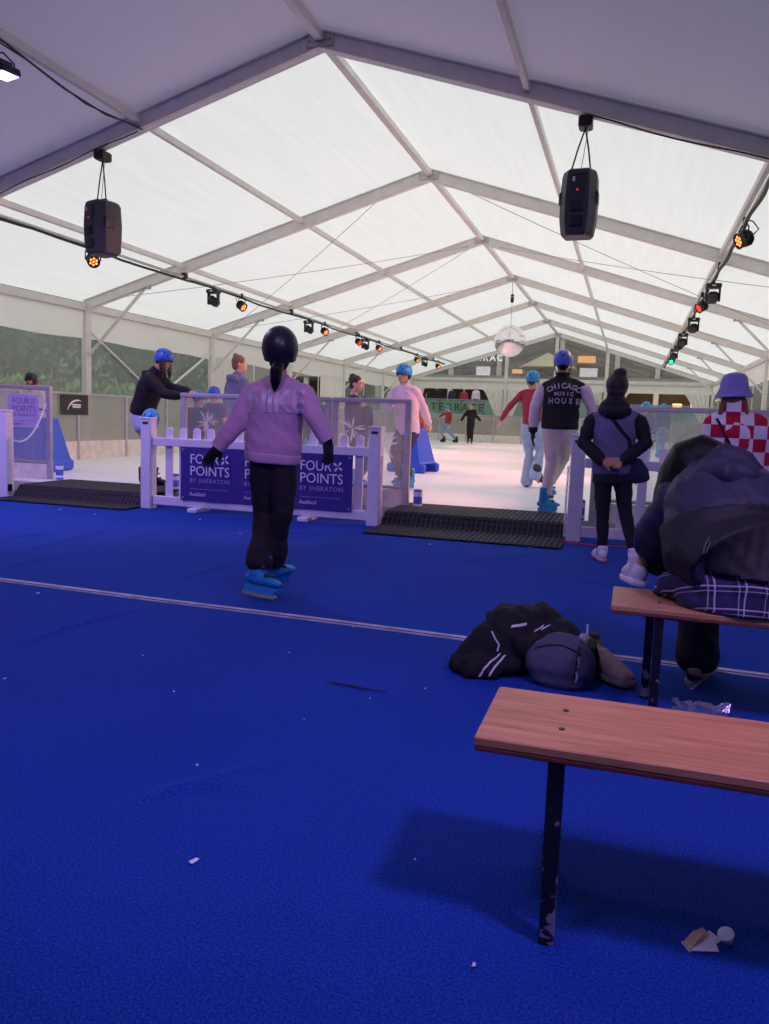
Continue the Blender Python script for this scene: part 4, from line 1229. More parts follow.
obj('piping', MB().tube(drape(bvj, [at(x, y, 3.5) for x, y in ((495, 634), (499, 642), (503, 648), (502, 655))], dj, .003), .004, 6), 'white_cloth', jk)

# sneaker builder (also used for the people's shoes)
mat('sneaker_grey', '8A8072', .8, 0, .25, 30, .3, 120); mat('sole_grey', '6E675E', .8, 0, .2, 20); mat('sneaker_dark', '3A2E30', .8); mat('lace', 'C8C2BC', .9)
def shoe_parts(parent, heel, fwd, up, s_, m_up, m_sole, m_dark, name='shoe', as_child=True):
    """chunky trainer: heel point at ground, forward and up axes"""
    F = fwd.normalized(); U = (up - F * up.dot(F)).normalized(); S = F.cross(U)
    L = lambda a, b, c: heel + F * (a * s_) + S * (b * s_) + U * (c * s_)
    up_ = MB().loft([(L(-.005, 0, .055), .03 * s_, .035 * s_, S), (L(.03, 0, .065), .037 * s_, .06 * s_, S), (L(.09, 0, .06), .04 * s_, .055 * s_, S), (L(.15, 0, .055), .045 * s_, .045 * s_, S), (L(.21, 0, .046), .048 * s_, .036 * s_, S), (L(.25, 0, .040), .042 * s_, .026 * s_, S)], 18)
    up_.loft([(L(.035, 0, .07), .036 * s_, .045 * s_, F), (L(.03, 0, .115), .036 * s_, .046 * s_, F)], 16)
    o_ = obj(name, remesh(up_, .006 * s_, 2), m_up, parent, sm=3.0)
    sl = MB().loft([(L(-.03, 0, .014), .03 * s_, .014 * s_, S), (L(.03, 0, .018), .042 * s_, .019 * s_, S), (L(.12, 0, .016), .040 * s_, .017 * s_, S), (L(.2, 0, .018), .05 * s_, .018 * s_, S), (L(.268, 0, .022), .044 * s_, .016 * s_, S)], 18, True, .7)
    obj('sole', sl, m_sole, o_ if as_child else parent, sm=.6)
    for i in range(4):
        obj('lace', MB().tube([L(.10 + .025 * i, -.024, .103 - .011 * i), L(.105 + .025 * i, 0, .112 - .011 * i), L(.10 + .025 * i, .024, .103 - .011 * i)], .004 * s_, 5), 'lace', o_ if as_child else parent)
    return o_, L
sn = thing('sneaker', 'chunky grey trainer lying beside the backpack', 'shoe', (-.03, 3.55, 0))
so, SLc = shoe_parts(sn, V((-.125, 3.68, .004)), V((.62, -.78, 0)), V((.0, .1, 1)), 1.12, 'sneaker_grey', 'sole_grey', 'sneaker_dark', 'upper', False)
obj('opening', MB().ell(SLc(.035, 0, .15), (.034, .026, .012), (V((.62, -.78, 0)), V((.78, .62, 0)), V((0, 0, 1)))), 'sneaker_dark', sn)
obj('side_panel', MB().ell(SLc(.14, .035, .05), (.05, .014, .022), (V((.62, -.78, 0)), V((.78, .62, 0)), V((0, 0, 1)))), 'sole_grey', sn, sm=True)
# iced drink cup with dome lid and straw
cp = thing('drink_cup', 'clear plastic cup with dome lid and straw behind the backpack', 'cup', (-.135, 3.76, 0))
cc = V((-.135, 3.76, 0))
obj('cup_body', MB().lathe([(.026, .002), (.028, .004), (.038, .10), (.036, .10), (.026, .006)], cc, None, 18), 'clear_plastic', cp, sm=True)
obj('dome_lid', MB().lathe([(.040, .098), (.041, .106), (.036, .125), (.024, .142), (.010, .146), (.009, .143), (.022, .139), (.034, .123), (.037, .106)], cc, None, 18), 'clear_plastic', cp, sm=True)
obj('straw', MB().tube([cc + V((.008, 0, .02)), cc + V((.004, 0, .19))], .005, 8), 'white_plastic', cp)
obj('drink', MB().lathe([(.024, .006), (.030, .05), (.002, .052)], cc, None, 16), 'sneaker_dark', cp, sm=True)
# crumpled clear wrapper
rnd = random.Random(12)
wr = MB().grid(lambda u, v: V((.24 + .2 * u, 3.22 + .14 * v, .004)) + V((rnd.uniform(-.012, .012), rnd.uniform(-.012, .012), rnd.uniform(0, .045) * math.sin(PI * min(1, max(0, v))) + .002)), 14, 10)
tag(obj('plastic_wrapper', wr, 'clear_plastic'), 'crumpled clear plastic wrapper on the carpet between the benches', 'wrapper')
# paper tray + small tub
mat('card_white', 'EDE6EE', .8, 0, .05); mat('card_tan', 'BFA48C', .85, 0, .1, 12)
tr = thing('paper_tray', 'torn folded paper food tray on the carpet in the bench shadow', 'paper tray', (.21, 1.78, 0))
def flap(pts, th, m_, nm):
    P = [V(p) for p in pts]; n_ = (P[1] - P[0]).cross(P[2] - P[0]).normalized()
    obj(nm, MB().prism(P, n_ * th), m_, tr)
g_ = lambda x, y, z=0: on(x, y, z)
flap([g_(690, 951, .004), g_(719, 952, .004), g_(716, 944, .006), g_(722, 941, .010), g_(709, 931, .02)], .002, 'card_white', 'tray_side')
flap([g_(683, 943, .004), g_(690, 951, .006), g_(699, 940, .022), g_(709, 934, .026), g_(703, 928, .03), g_(693, 932, .022)], .002, 'card_tan', 'tray_inside')
flap([g_(681, 942, .002), g_(683, 941, .006), g_(690.5, 951, .006), g_(689, 952, .002)], .003, 'card_white', 'tray_rim')
tbp = on(728, 944)
tu = thing('sauce_tub', 'small white sauce tub tipped beside the paper tray', 'tub', tbp)
_z = V((-.30, -.38, .87)).normalized(); _x = (V((1, 0, 0)) - _z * _z.x).normalized(); axt = (_x, _z.cross(_x), _z)
obj('tub_wall', MB().lathe([(.010, 0), (.011, .002), (.0145, .024), (.016, .025), (.0155, .027), (.013, .024), (.010, .004), (.002, .003)], tbp + V((0, 0, .006)), axt, 18), 'white_tub', tu, sm=True) if MATS.setdefault('white_tub', mat('white_tub', 'DCDDE8', .4)) else None
obj('tub_rim', MB().lathe([(.0158, .024), (.0175, .025), (.0175, .0265), (.0158, .0275)], tbp + V((0, 0, .006)), axt, 18), 'white_tub', tu, sm=True)
# scraps of litter
rnd = random.Random(5)
SCR = [(194, 863, .013, 'torn white paper scrap on the open carpet at lower left'), (474, 968, .008, 'white scrap on the carpet near the bottom edge'), (415, 862, .004, None), (692, 690, .008, 'white crumb of paper beside the seated persons foot'), (425, 690, .006, None), (38, 594, .012, 'pale scrap on the carpet below the seam at far left'), (505, 657, .004, None), (289, 654, .006, None), (353, 628, .006, None), (143, 657, .005, None), (174, 693, .006, None), (370, 700, .004, None), (304, 721, .004, None), (197, 767, .005, None), (5, 680, .008, None), (640, 560, .004, None), (240, 534, .008, None), (60, 510, .02, None), (95, 515, .02, None), (430, 545, .012, None), (530, 548, .012, None), (200, 520, .015, None)]
for (x, y, s_, lb_) in SCR:
    c = on(x, y)
    n_ = rnd.randint(5, 7); pts = [c + V((math.cos(a) * s_ * rnd.uniform(.4, 1.2), math.sin(a) * s_ * rnd.uniform(.5, 1.3), .004 + rnd.uniform(0, .004))) for a in [2 * PI * q / n_ for q in range(n_)]]
    tag(obj('paper_scrap', MB().prism(pts, (0, 0, .0015)), 'card_white'), lb_ or 'tiny pale paper crumb dropped on the blue carpet', 'litter', 'paper crumbs on the carpet')
mat('stain', '3A2A4A', .95, 0, .4, 20)
sq = on(355, 688)
tag(obj('brown_twig', MB().tube([sq + V((-.13, .012, .006)), sq + V((-.05, .004, .007)), sq + V((.04, -.004, .006)), sq + V((.14, -.012, .006))], [.002, .005, .004, .002], 6), 'stain'), 'thin brown strip lying on the open carpet', 'litter')
# ------------------------------------------------------------------ people
for nm, c in dict(skin_light='D9A88C', skin_tan='B9835F', skin_warm='C9936F').items(): mat(nm, c, .55, 0, .06, 20)
mat('hair_black', '040305', .42, 0, .4, 60, .3, 160, .25); mat('hair_brown', '7E5538', .5, 0, .3, 60, .5, 160); mat('hair_dark', '241813', .5, 0, .3, 60, .5, 160)
mat('eye_dark', '120C0A', .25); mat('lip', 'A85A50', .5)
mat('helmet_blue', '1E8FD0', .35, 0, .04, 6); mat('helmet_deep', '2A5FC0', .35, 0, .05, 6); mat('helmet_navy', '1A1826', .38, 0, .08, 6); mat('helmet_violet', '5A6CD0', .35, 0, .05)
mat('vent', '10121A', .7)
mat('skate_blue', '1C86C4', .4, 0, .06, 8); mat('skate_black', '1C1C26', .4, 0, .1, 8); mat('blade', 'C8CCD4', .25, .9)
mat('pink_sweat', 'C596B4', .85, 0, .06, 12, .25, 160); mat('pink_print', 'F6E6F6', .8, 0, .04)
mat('cloth_black', '14131A', .85, 0, .2, 12, .2, 120); mat('trouser_black', '1B131C', .85, 0, .2, 12, .2, 120)
mat('cloth_navy', '24243E', .85, 0, .12, 12, .2, 120); mat('shell_navy', '292740', .6, 0, .12, 12, .15, 90); mat('shell_black', '100F16', .65, 0, .15, 12, .15, 90)
mat('hood_grey', '6E6E8A', .9, 0, .08, 12, .25, 130); mat('vest_grey', '6B6888', .95, 0, .1, 12, .35, 140)
mat('maroon', '9E2B45', .85, 0, .08, 12, .2, 130); mat('jean_pale', '9DB2CF', .85, 0, .12, 12, .2, 160); mat('jean_mid', '7E98BE', .85, 0, .12, 12, .2, 160); mat('jean_dark', '2C3346', .85, 0, .12, 12, .2, 160)
mat('cream_trouser', 'D8C8C4', .9, 0, .05, 12, .2, 130); mat('cream_sleeve', 'D9C9CE', .8, 0, .05, 12, .2, 130)
mat('pale_shirt', 'E0C6D6', .85, 0, .08, 12, .2, 130); mat('puffer', 'DCCFC6', .7, 0, .05, 10, .2, 60); mat('shorts_pale', 'B7BDE6', .85, 0, .06, 12, .2, 130)
mat('red_scarf', '7E2436', .9, 0, .2, 20, .4, 90); mat('orange_top', 'C0603A', .85, 0, .1, 12); mat('stripe_navy', '2A2C44', .9, 0, .35, 16)
mat('hat_violet', '8886C6', .8, 0, .06, 10, .3, 120); mat('letter_white', 'D9D4DC', .7); mat('shoe_white', 'E2DEE6', .55, 0, .04, 12); mat('shoe_pink', 'C79AA8', .7)
pattern_mat('red_check', 'checker', 'C4163E', 'F0E8EE', .105)
pattern_mat('plaid', 'plaid', '1C1836', 'C9BEDA', .085, '3C3464')

def hand_mb(mb, w_, d, across, palm, s, curl=.5, fat=1.0):
    """palm, four bent fingers of unequal length, thumb leaving the side of the palm"""
    d = d.normalized(); across = (across - d * across.dot(d)).normalized(); palm = d.cross(across) if palm is None else (palm - d * palm.dot(d) - across * palm.dot(across)).normalized()
    mb.loft([(w_, .026 * s * fat, .02 * s * fat, across), (w_ + d * .03 * s, .036 * s * fat, .017 * s * fat, across), (w_ + d * .085 * s, .040 * s * fat, .014 * s * fat, across)], 14)
    for i, L in enumerate((.068, .078, .072, .056)):
        off = (.030 - .020 * i)
        p = w_ + d * (.085 * s) + across * (off * s * fat)
        dd = (d + across * ((1.5 - i) * .10)).normalized()
        pts = [p - dd * .02 * s]; a = 0.0; q = p; pts.append(q)
        for k, fr in enumerate((.45, .32, .23)):
            a += curl * (.35 if k == 0 else .55)
            q = q + (dd * math.cos(a) + palm * math.sin(a)) * (L * fr * s * 1.05); pts.append(q)
        mb.limb(pts, [.0095 * s * fat, .0095 * s * fat, .0088 * s * fat, .008 * s * fat, .0066 * s * fat], 8)
    p = w_ + d * (.02 * s) + across * (.028 * s)
    t1 = (d * .65 + across * .72 + palm * .25).normalized(); t2 = (d * .9 + across * .3 + palm * .35).normalized()
    mb.limb([p, p + t1 * .04 * s, p + t1 * .04 * s + t2 * .032 * s], [.013 * s * fat, .0115 * s * fat, .0085 * s * fat], 8)

def head_mb(mb, c, hf, up, s):
    """skull, jaw, brow, nose, cheeks, chin, ears"""
    f = hf.normalized(); up = (up - f * up.dot(f)).normalized(); e = f.cross(up)
    ax = (e, f, up); P = lambda a, b, z: c + e * (a * s) + f * (b * s) + up * (z * s)
    mb.ell(P(0, -.012, .022), (.075 * s, .092 * s, .092 * s), ax, 22, 16)
    mb.ell(P(0, .018, -.045), (.056 * s, .066 * s, .066 * s), ax, 18, 12)
    mb.ell(P(0, .05, -.085), (.026 * s, .03 * s, .022 * s), ax, 12, 8)
    mb.ell(P(0, .068, .02), (.048 * s, .018 * s, .014 * s), ax, 12, 8)
    mb.loft([(P(0, .072, .012), .009 * s, .008 * s, e), (P(0, .088, -.018), .012 * s, .012 * s, e), (P(0, .094, -.032), .015 * s, .012 * s, e)], 10)
    mb.ell(P(0, .074, -.062), (.024 * s, .012 * s, .010 * s), ax, 12, 8)
    for k in (-1, 1):
        mb.ell(P(k * .036, .058, -.025), (.02 * s, .02 * s, .018 * s), ax, 10, 8)
        mb.ell(P(k * .078, -.01, -.005), (.010 * s, .02 * s, .03 * s), ax, 10, 8)
    return ax, P

def helmet_part(parent, c, hf, up, s, m_, name='helmet', vents=True, strap=True, deep=1.0, shell=(.101, .122, .112)):
    f = hf.normalized(); up = (up - f * up.dot(f)).normalized(); e = f.cross(up)
    cc = c + up * (.03 * s) - f * (.008 * s)
    def P(az, el, k=1.0):
        return cc + (e * (shell[0] * math.cos(el) * math.sin(az)) + f * (shell[1] * math.cos(el) * math.cos(az)) + up * (shell[2] * math.sin(el))) * (s * k)
    nA, nE = 32, 12
    def low(az): return -.12 - .42 * deep * (0.5 - 0.5 * math.cos(az)) - .16 * deep * abs(math.sin(az))
    rs = []
    for j in range(nE + 1):
        t = j / nE
        rs.append([P(2 * PI * i / nA, low(2 * PI * i / nA) + (PI / 2 * .985 - low(2 * PI * i / nA)) * t) for i in range(nA)])
    inn = [[P(2 * PI * i / nA, low(2 * PI * i / nA) + (PI / 2 * .985 - low(2 * PI * i / nA)) * (j / nE), .90) for i in range(nA)] for j in range(nE, -1, -1)]
    sh = MB(); sh.rings(rs + inn, caps=False, closed=True)
    o_ = obj(name, sh, m_, parent, sm=.9)
    rim = MB(); rp_ = [P(2 * PI * i / nA, low(2 * PI * i / nA), .975) for i in range(nA)]
    rr = []
    for i in range(nA):
        tg = (rp_[(i + 1) % nA] - rp_[i - 1]).normalized(); a, b = ortho(tg, up)
        rr.append([rp_[i] + (a * math.cos(q) + b * math.sin(q)) * .007 * s for q in [2 * PI * k / 6 for k in range(6)]])
    rim.rings(rr, closed=True); obj('rim', rim, 'vent', o_, sm=True)
    if vents:
        vm = MB()
        for az0, el0, da, de in ((.35, .75, .10, .22), (-.35, .75, .10, .22), (0, .95, .10, .2), (1.2, .6, .2, .09), (-1.2, .6, .2, .09), (PI - .4, .7, .11, .22), (PI + .4, .7, .11, .22), (PI, .35, .12, .12), (2.0, .5, .16, .1), (-2.0, .5, .16, .1), (.7, .3, .14, .07), (-.7, .3, .14, .07)):
            vm.rings([[P(az0 + da * math.cos(q), el0 + de * math.sin(q), k) for q in [2 * PI * i / 10 for i in range(10)]] for k in (1.0, 1.012)])
        obj('vent_set', vm, 'vent', o_)['kind'] = 'stuff'
    if strap:
        pts = [cc + e * (k_ * .092 * s) + f * (.01 * s) - up * (z * s) for k_, z in ((-1, .02), (-.92, .09), (-.6, .145), (0, .165), (.6, .145), (.92, .09), (1, .02))]
        obj('chin_strap', MB().tube([p + f * (.03 * s * (1 - abs(i - 3) / 3)) for i, p in enumerate(pts)], .006 * s, 6), 'vent', o_)
    return o_

def skate_part(parent, ankle, fwd, up, s, m_, name='skate', vox=.008):
    """plastic rental skate; ankle sits 0.165 above the blade's running edge"""
    U = up.normalized(); F = (fwd - U * fwd.dot(U)).normalized(); S = F.cross(U)
    L = lambda a, b, c: ankle + F * (a * s) + S * (b * s) + U * (c * s)
    b_ = MB().loft([(L(-.075, 0, -.05), .03 * s, .03 * s, S), (L(-.05, 0, -.045), .042 * s, .045 * s, S), (L(.0, 0, -.045), .044 * s, .05 * s, S), (L(.07, 0, -.055), .045 * s, .036 * s, S), (L(.14, 0, -.062), .046 * s, .028 * s, S), (L(.175, 0, -.066), .034 * s, .02 * s, S)], 18)
    b_.loft([(L(-.012, 0, -.03), .05 * s, .065 * s, S), (L(-.005, 0, .05), .052 * s, .066 * s, S), (L(.008, 0, .12), .058 * s, .072 * s, S)], 18, False)
    o_ = obj(name, remesh(b_, vox, 2), m_, parent, sm=3.0)
    obj('buckle', MB().box(L(.055, .0, .03), (.02 * s, .115 * s, .02 * s), (F, S, U), .004).box(L(.085, 0, -.02), (.02 * s, .095 * s, .02 * s), (F, S, U), .004), 'grey_plastic', o_)
    obj('blade_holder', MB().prism([L(-.07, -.012, -.085), L(.15, -.012, -.085), L(.165, -.012, -.105), L(.14, -.012, -.14), L(-.075, -.012, -.14), L(-.085, -.012, -.1)], S * (.024 * s)), m_, o_)
    obj('blade', MB().prism([L(-.095, -.002, -.135), L(.16, -.002, -.135), L(.175, -.002, -.148), L(.15, -.002, -.163), L(.03, -.002, -.166), L(-.08, -.002, -.163), L(-.1, -.002, -.15)], S * (.005 * s)), 'blade', o_)
    return o_

class Fig: pass
def figure(label, base, H, face, head=None, neck=None, pelvis=None, J=None, hface=None, hup=None, skin='skin_light', vox=.010, lean=V((0, 0, 0)), width=1.0,
           top=None, bottom=None, feet=None, feet_m='skate_blue', hair=None, helmet=None, gloves=None, eyes=False, cat='person', group=None, curl=.5, thick=1.0, lift=None, fold=.007, bare_legs=False):
    """base: foot point; H: bare height. J overrides joints: ell wrl elr wrr knl anl knr anr shl shr hpl hpr, tol, tor (toe dirs) in world space"""
    J = J or {}
    s = H / 1.65
    f = V((face[0], face[1], 0)).normalized(); e = V((f.y, -f.x, 0)); up = V((0, 0, 1))
    base = V(base)
    foot_h = {'skate': .165 * s, 'shoe': .10 * s, None: .09 * s}[feet]
    raise_ = foot_h - .08 * s
    g = Fig(); g.s, g.f, g.e = s, f, e
    pelvis = V(pelvis) if pelvis else base + up * (.90 * s + raise_)
    neck = V(neck) if neck else pelvis + up * (.50 * s) + lean
    hf = V(hface).normalized() if hface else f
    head = V(head) if head else neck + up * (.135 * s) + hf * (.025 * s)
    hu = V(hup).normalized() if hup else ((head - neck).normalized() * .5 + up).normalized()
    spine = (neck - pelvis)
    sd = spine.normalized()
    sw = .158 * s * width
    for k, sg in (('l', -1), ('r', 1)):
        J.setdefault('sh' + k, neck - sd * (.045 * s) + e * (sg * sw))
        J.setdefault('hp' + k, pelvis - up * (.03 * s) + e * (sg * .082 * s))
        J.setdefault('el' + k, J['sh' + k] + e * (sg * .05 * s) - up * (.275 * s) - f * (.02 * s))
        J.setdefault('wr' + k, J['el' + k] + f * (.06 * s) - up * (.235 * s) + e * (sg * .0))
        an = V((base + e * (sg * .08 * s)).to_tuple()); an.z = base.z + foot_h
        J.setdefault('an' + k, an)
        hp, an = J['hp' + k], J['an' + k]
        if 'kn' + k not in J:
            mid = hp.lerp(an, .48); d_ = (an - hp).length; full = .80 * s
            bend = math.sqrt(max(0, (full / 2) ** 2 - (d_ / 2) ** 2)) if d_ < full else 0
            J['kn' + k] = mid + f * min(bend + .015 * s, .2 * s)
        J.setdefault('to' + k, f)
    for k in list(J):
        if not isinstance(J[k], float): J[k] = V(J[k])
    g.J, g.neck, g.pelvis, g.head, g.hf, g.hu = J, neck, pelvis, head, hf, hu
    root = thing('person', label, cat, base, group); g.root = root
    chest = pelvis.lerp(neck, .68); waist = pelvis.lerp(neck, .32)
    et = (J['shr'] - J['shl']).normalized()
    g.chest, g.waist, g.et = chest, waist, et
    # ---- body: one continuous skin
    b = MB(); ka = .78 if (top is None or top.get('slen', 1) > 0) else 1.0; kl = .72 if (bottom is None or bottom.get('to', 1) >= 1) else 1.0
    b.loft([(pelvis - up * .04 * s, .105 * s, .07 * s, e), (pelvis, .135 * s, .09 * s, e), (waist, .125 * s, .085 * s, e), (chest, .145 * s, .10 * s, et), (neck - sd * .06 * s, .13 * s, .07 * s, et), (neck - sd * .02 * s, .06 * s, .055 * s, et)], 22)
    b.limb([neck - sd * .05 * s, neck + (head - neck) * .35, head - hu * (.03 * s) - hf * (.01 * s)], [.058 * s, .05 * s, .05 * s])
    ax, HP = head_mb(b, head, hf, hu, s)
    for k, sg in (('l', -1), ('r', 1)):
        sh, el, wr = J['sh' + k], J['el' + k], J['wr' + k]
        b.limb([sh - et * (sg * .03 * s), sh, sh.lerp(el, .5), el, el.lerp(wr, .35), wr], [.05 * s * ka, .05 * s * ka, .043 * s * ka, .036 * s * ka, .037 * s * ka, .025 * s])
        d = (wr - el).normalized(); d = J.get('hd' + k, d)
        acr = J.get('ac' + k, f)
        if not gloves: hand_mb(b, wr, d, acr, J.get('pm' + k, e * (-sg)), s, J.get('cu' + k, curl))
        hp, kn, an = J['hp' + k], J['kn' + k], J['an' + k]
        b.limb([hp, hp.lerp(kn, .45), kn, kn.lerp(an, .35), an], [.085 * s * kl, .075 * s * kl, .052 * s * kl, .054 * s * kl, .036 * s])
        tv = (J['to' + k]).normalized()
        if feet != 'none': b.limb([an - up * .02 * s - tv * .03 * s, an - up * .045 * s + tv * .06 * s, an - up * .055 * s + tv * .13 * s], [.032 * s, .03 * s, .022 * s])
    body = obj('body', remesh(b, vox, 2), skin, root, sm=3.0)
    g.HP = HP
    if eyes:
        for k in (-1, 1):
            obj('eye', MB().ell(HP(k * .031, .077, .002), (.013 * s, .008 * s, .008 * s), ax, 10, 8), 'eye_dark', root, sm=True)
            obj('eyebrow', MB().ell(HP(k * .031, .082, .024), (.018 * s, .006 * s, .004 * s), ax, 8, 6), hair if hair else 'hair_dark', root)
        obj('lips', MB().ell(HP(0, .085, -.063), (.022 * s, .006 * s, .007 * s), ax, 10, 6), 'lip', root)
    # ---- top
    if top:
        T = dict(hem=.0, bulk=1.0, sleeve=1.0, m='cloth_black', sm=None, name='top', cuff=None, vox=max(vox * 1.1, .010), band=None, hood=None, collar=.0, slen=1.0)
        T.update(top)
        k_ = T['bulk']
        hemp = pelvis - sd * (T['hem'] * s)
        t = MB()
        rings = [(hemp, .158 * s * k_, .112 * s * k_, e), (pelvis.lerp(neck, .12), .165 * s * k_, .118 * s * k_, e), (waist, .158 * s * k_, .115 * s * k_, e), (chest, .172 * s * k_, .125 * s * k_, et), (neck - sd * .085 * s, .165 * s * k_ * width, .105 * s * k_, et), (neck - sd * .03 * s, .10 * s, .08 * s, et), (neck + sd * (.012 + T['collar']) * s, .062 * s, .062 * s, et)]
        t.loft(rings, 26, False)
        nb = neck - sd * .02 * s
        t.loft([(J['shl'] - sd * .01 * s, .05 * s, .058 * s), (J['shl'].lerp(nb, .5) + sd * .0 * s, .054 * s, .07 * s), (nb - sd * .02 * s, .06 * s, .078 * s), (J['shr'].lerp(nb, .5) + sd * .0 * s, .054 * s, .07 * s), (J['shr'] - sd * .01 * s, .05 * s, .058 * s)], 18)
        sls = [MB(), MB()]
        for q, sg in (('l', -1), ('r', 1)):
            sh, el, wr = J['sh' + q], J['el' + q], J['wr' + q]
            sl = (sls[0] if q == 'l' else sls[1]) if T['sm'] else t
            z = T['sleeve']; end = el.lerp(wr, T['slen'] * 1.0) if T['slen'] <= 1 else wr
            if T['slen'] > 0:
                sl.loft([(sh - et * (sg * .02 * s) - up * .005 * s, .052 * s * z, .052 * s * z), (sh.lerp(el, .12), .060 * s * z, .060 * s * z), (sh.lerp(el, .5), .060 * s * z, .060 * s * z), (el, .055 * s * z, .055 * s * z), (el.lerp(end, .5), .052 * s * z, .052 * s * z), (el.lerp(end, .9), .044 * s * z, .044 * s * z), (end, .035 * s, .035 * s)], 18)
            else:
                en = sh.lerp(el, .55)
                sl.loft([(sh - et * (sg * .03 * s), .066 * s * z, .066 * s * z), (sh, .068 * s * z, .068 * s * z), (en, .068 * s * z, .066 * s * z)], 18)
        if T['hood']:
            hk = T['hood']
            t.loft([(neck - sd * .05 * s - f * .07 * s - et * .09 * s, .035 * s * hk, .05 * s * hk, None), (neck + sd * .0 * s - f * .095 * s - et * .05 * s, .05 * s * hk, .06 * s * hk, None), (neck + sd * .0 * s - f * .105 * s, .05 * s * hk, .07 * s * hk, None), (neck - f * .095 * s + et * .05 * s, .05 * s * hk, .06 * s * hk, None), (neck - sd * .05 * s - f * .07 * s + et * .09 * s, .035 * s * hk, .05 * s * hk, None)], 16)
            t.loft([(neck - sd * .03 * s, .10 * s, .09 * s, et), (neck + sd * .035 * s, .085 * s, .085 * s, et)], 18)
        tm = remesh(t, T['vox'], 9, fold, (7, 7, 15), base.x * 3.7)
        g.top_mb = tm
        g.top = obj(T['name'], tm, T['m'], root, sm=3.0)
        if T['sm']: 
            for q_sl in sls: obj('sleeve', remesh(q_sl, T['vox'], 6, fold, (7, 7, 15), base.x * 2.2), T['sm'], g.top, sm=3.0)
        if T['band']:
            obj('hem_band', remesh(MB().loft([(hemp - sd * .035 * s, .158 * s * k_, .114 * s * k_, e), (hemp - sd * .02 * s, .162 * s * k_, .118 * s * k_, e), (hemp + sd * .03 * s, .166 * s * k_, .122 * s * k_, e)], 26, False), T['vox'], 1), T['band'], g.top, sm=3.0)
            for q, sg in (('l', -1), ('r', 1)):
                el, wr = J['el' + q], J['wr' + q]; d = (wr - el).normalized()
                obj('cuff', MB().loft([(wr - d * .05 * s, .047 * s * T['sleeve'], .047 * s * T['sleeve']), (wr + d * .008 * s, .042 * s * T['sleeve'], .042 * s * T['sleeve'])], 16, False), T['band'], g.top, sm=True)
    if bottom:
        B = dict(m='trouser_black', leg=1.0, flare=0.0, name='trousers', to=1.0, bulk=1.0, vox=max(vox * 1.1, .010)); B.update(bottom)
        t = MB(); k_ = B['bulk']
        t.loft([(pelvis - up * .09 * s, .13 * s * k_, .10 * s * k_, e), (pelvis - up * .03 * s, .158 * s * k_, .115 * s * k_, e), (pelvis + sd * .05 * s, .152 * s * k_, .108 * s * k_, e), (pelvis + sd * .11 * s, .138 * s * k_, .098 * s * k_, e)], 24, False)
        for q in 'lr':
            hp, kn, an = J['hp' + q], J['kn' + q], J['an' + q]
            z = B['leg']; end = an.copy()
            if B['to'] < 1:
                en = hp.lerp(kn, B['to'])
                t.loft([(hp, .092 * s * z, .10 * s * z, e), (hp.lerp(kn, B['to'] * .5), .092 * s * z, .095 * s * z, e), (en, .092 * s * z, .095 * s * z, e)], 18)
            else:
                en = an + (an - kn).normalized() * (.0 if feet == 'skate' else .03) * s - (an - kn).normalized() * (.07 * s if feet == 'skate' and not B['flare'] else 0)
                if B['flare']: en = an + (an - kn).normalized() * .06 * s
                fl_ = B['flare']
                if B.get('cover'): en = an - (an - kn).normalized() * (.055 * s)
                t.loft([(hp, .09 * s * z, .098 * s * z, e), (hp.lerp(kn, .5), .084 * s * z, .088 * s * z, e), (kn, .064 * s * z, .066 * s * z, e), (kn.lerp(en, .5), (.06 + fl_ * .4) * s * z, (.062 + fl_ * .4) * s * z, e), (kn.lerp(en, .78), (.056 + fl_ * .7 + B.get('cover', 0)) * s * z, (.06 + fl_ * .7 + B.get('cover', 0)) * s * z, e), (en, (.052 + fl_ + B.get('cover', 0)) * s * z, (.056 + fl_ + B.get('cover', 0)) * s * z, e)], 18)
        tm = remesh(t, B['vox'], 3, fold, (8, 8, 16), base.x * 1.7 + 5)
        g.bottom = obj(B['name'], tm, B['m'], root, sm=3.0)
    for q in 'lr':
        an = J['an' + q]; tv = J['to' + q]
        if feet == 'skate':
            skate_part(root, an, tv, J.get('fu' + q, up), s, feet_m, vox=max(.008, vox * .9))
        elif feet == 'shoe':
            F = (tv - up * tv.dot(up)).normalized()
            shoe_parts(root, an - up * (.10 * s) - F * (.055 * s), tv, up, s, feet_m, 'shoe_pink' if feet_m == 'shoe_white' else 'sole_grey', 'sneaker_dark')
    if gloves:
        for q, sg in (('l', -1), ('r', 1)):
            el, wr = J['el' + q], J['wr' + q]; d = (wr - el).normalized()
            t = MB(); hand_mb(t, wr, J.get('hd' + q, d), J.get('ac' + q, f), J.get('pm' + q, e * (-sg)), s, J.get('cu' + q, curl), 1.22)
            t.limb([wr - d * .045 * s, wr, wr + d * .02 * s], [.038 * s, .035 * s, .03 * s])
            obj('glove', remesh(t, .006, 1), gloves, root, sm=3.0)
    if helmet: g.helmet = helmet_part(root, head, hf, hu, s, helmet)
    g.hax = ax
    return g

def hair_cap(g, m_, low=.02, back=.05, name='hair', extra=None, vox=.009, k=1.0):
    """close hair over crown and back of the head, plus optional extra volumes"""
    s = g.s; P = g.HP; t = MB()
    t.ell(P(0, -.022, .036), (.085 * s * k, .096 * s * k, .092 * s * k), g.hax, 22, 14)
    t.ell(P(0, -.055, -.02), (.072 * s * k, .058 * s * k, .07 * s * k), g.hax, 18, 12)
    if extra: extra(t, P, s)
    return obj(name, remesh(t, vox, 2, .003, (30, 30, 12)), m_, g.root, sm=3.0)

def print_on(mbt, bv, dirv, off=.003):
    """lay lettering onto cloth along dirv"""
    keep = True
    for q in mbt.v:
        base_ = q - dirv * .6
        h = bv.ray_cast(base_, dirv, 1.6)
        if h[0] is not None:
            q.xyz = h[0] - dirv * off
    return mbt

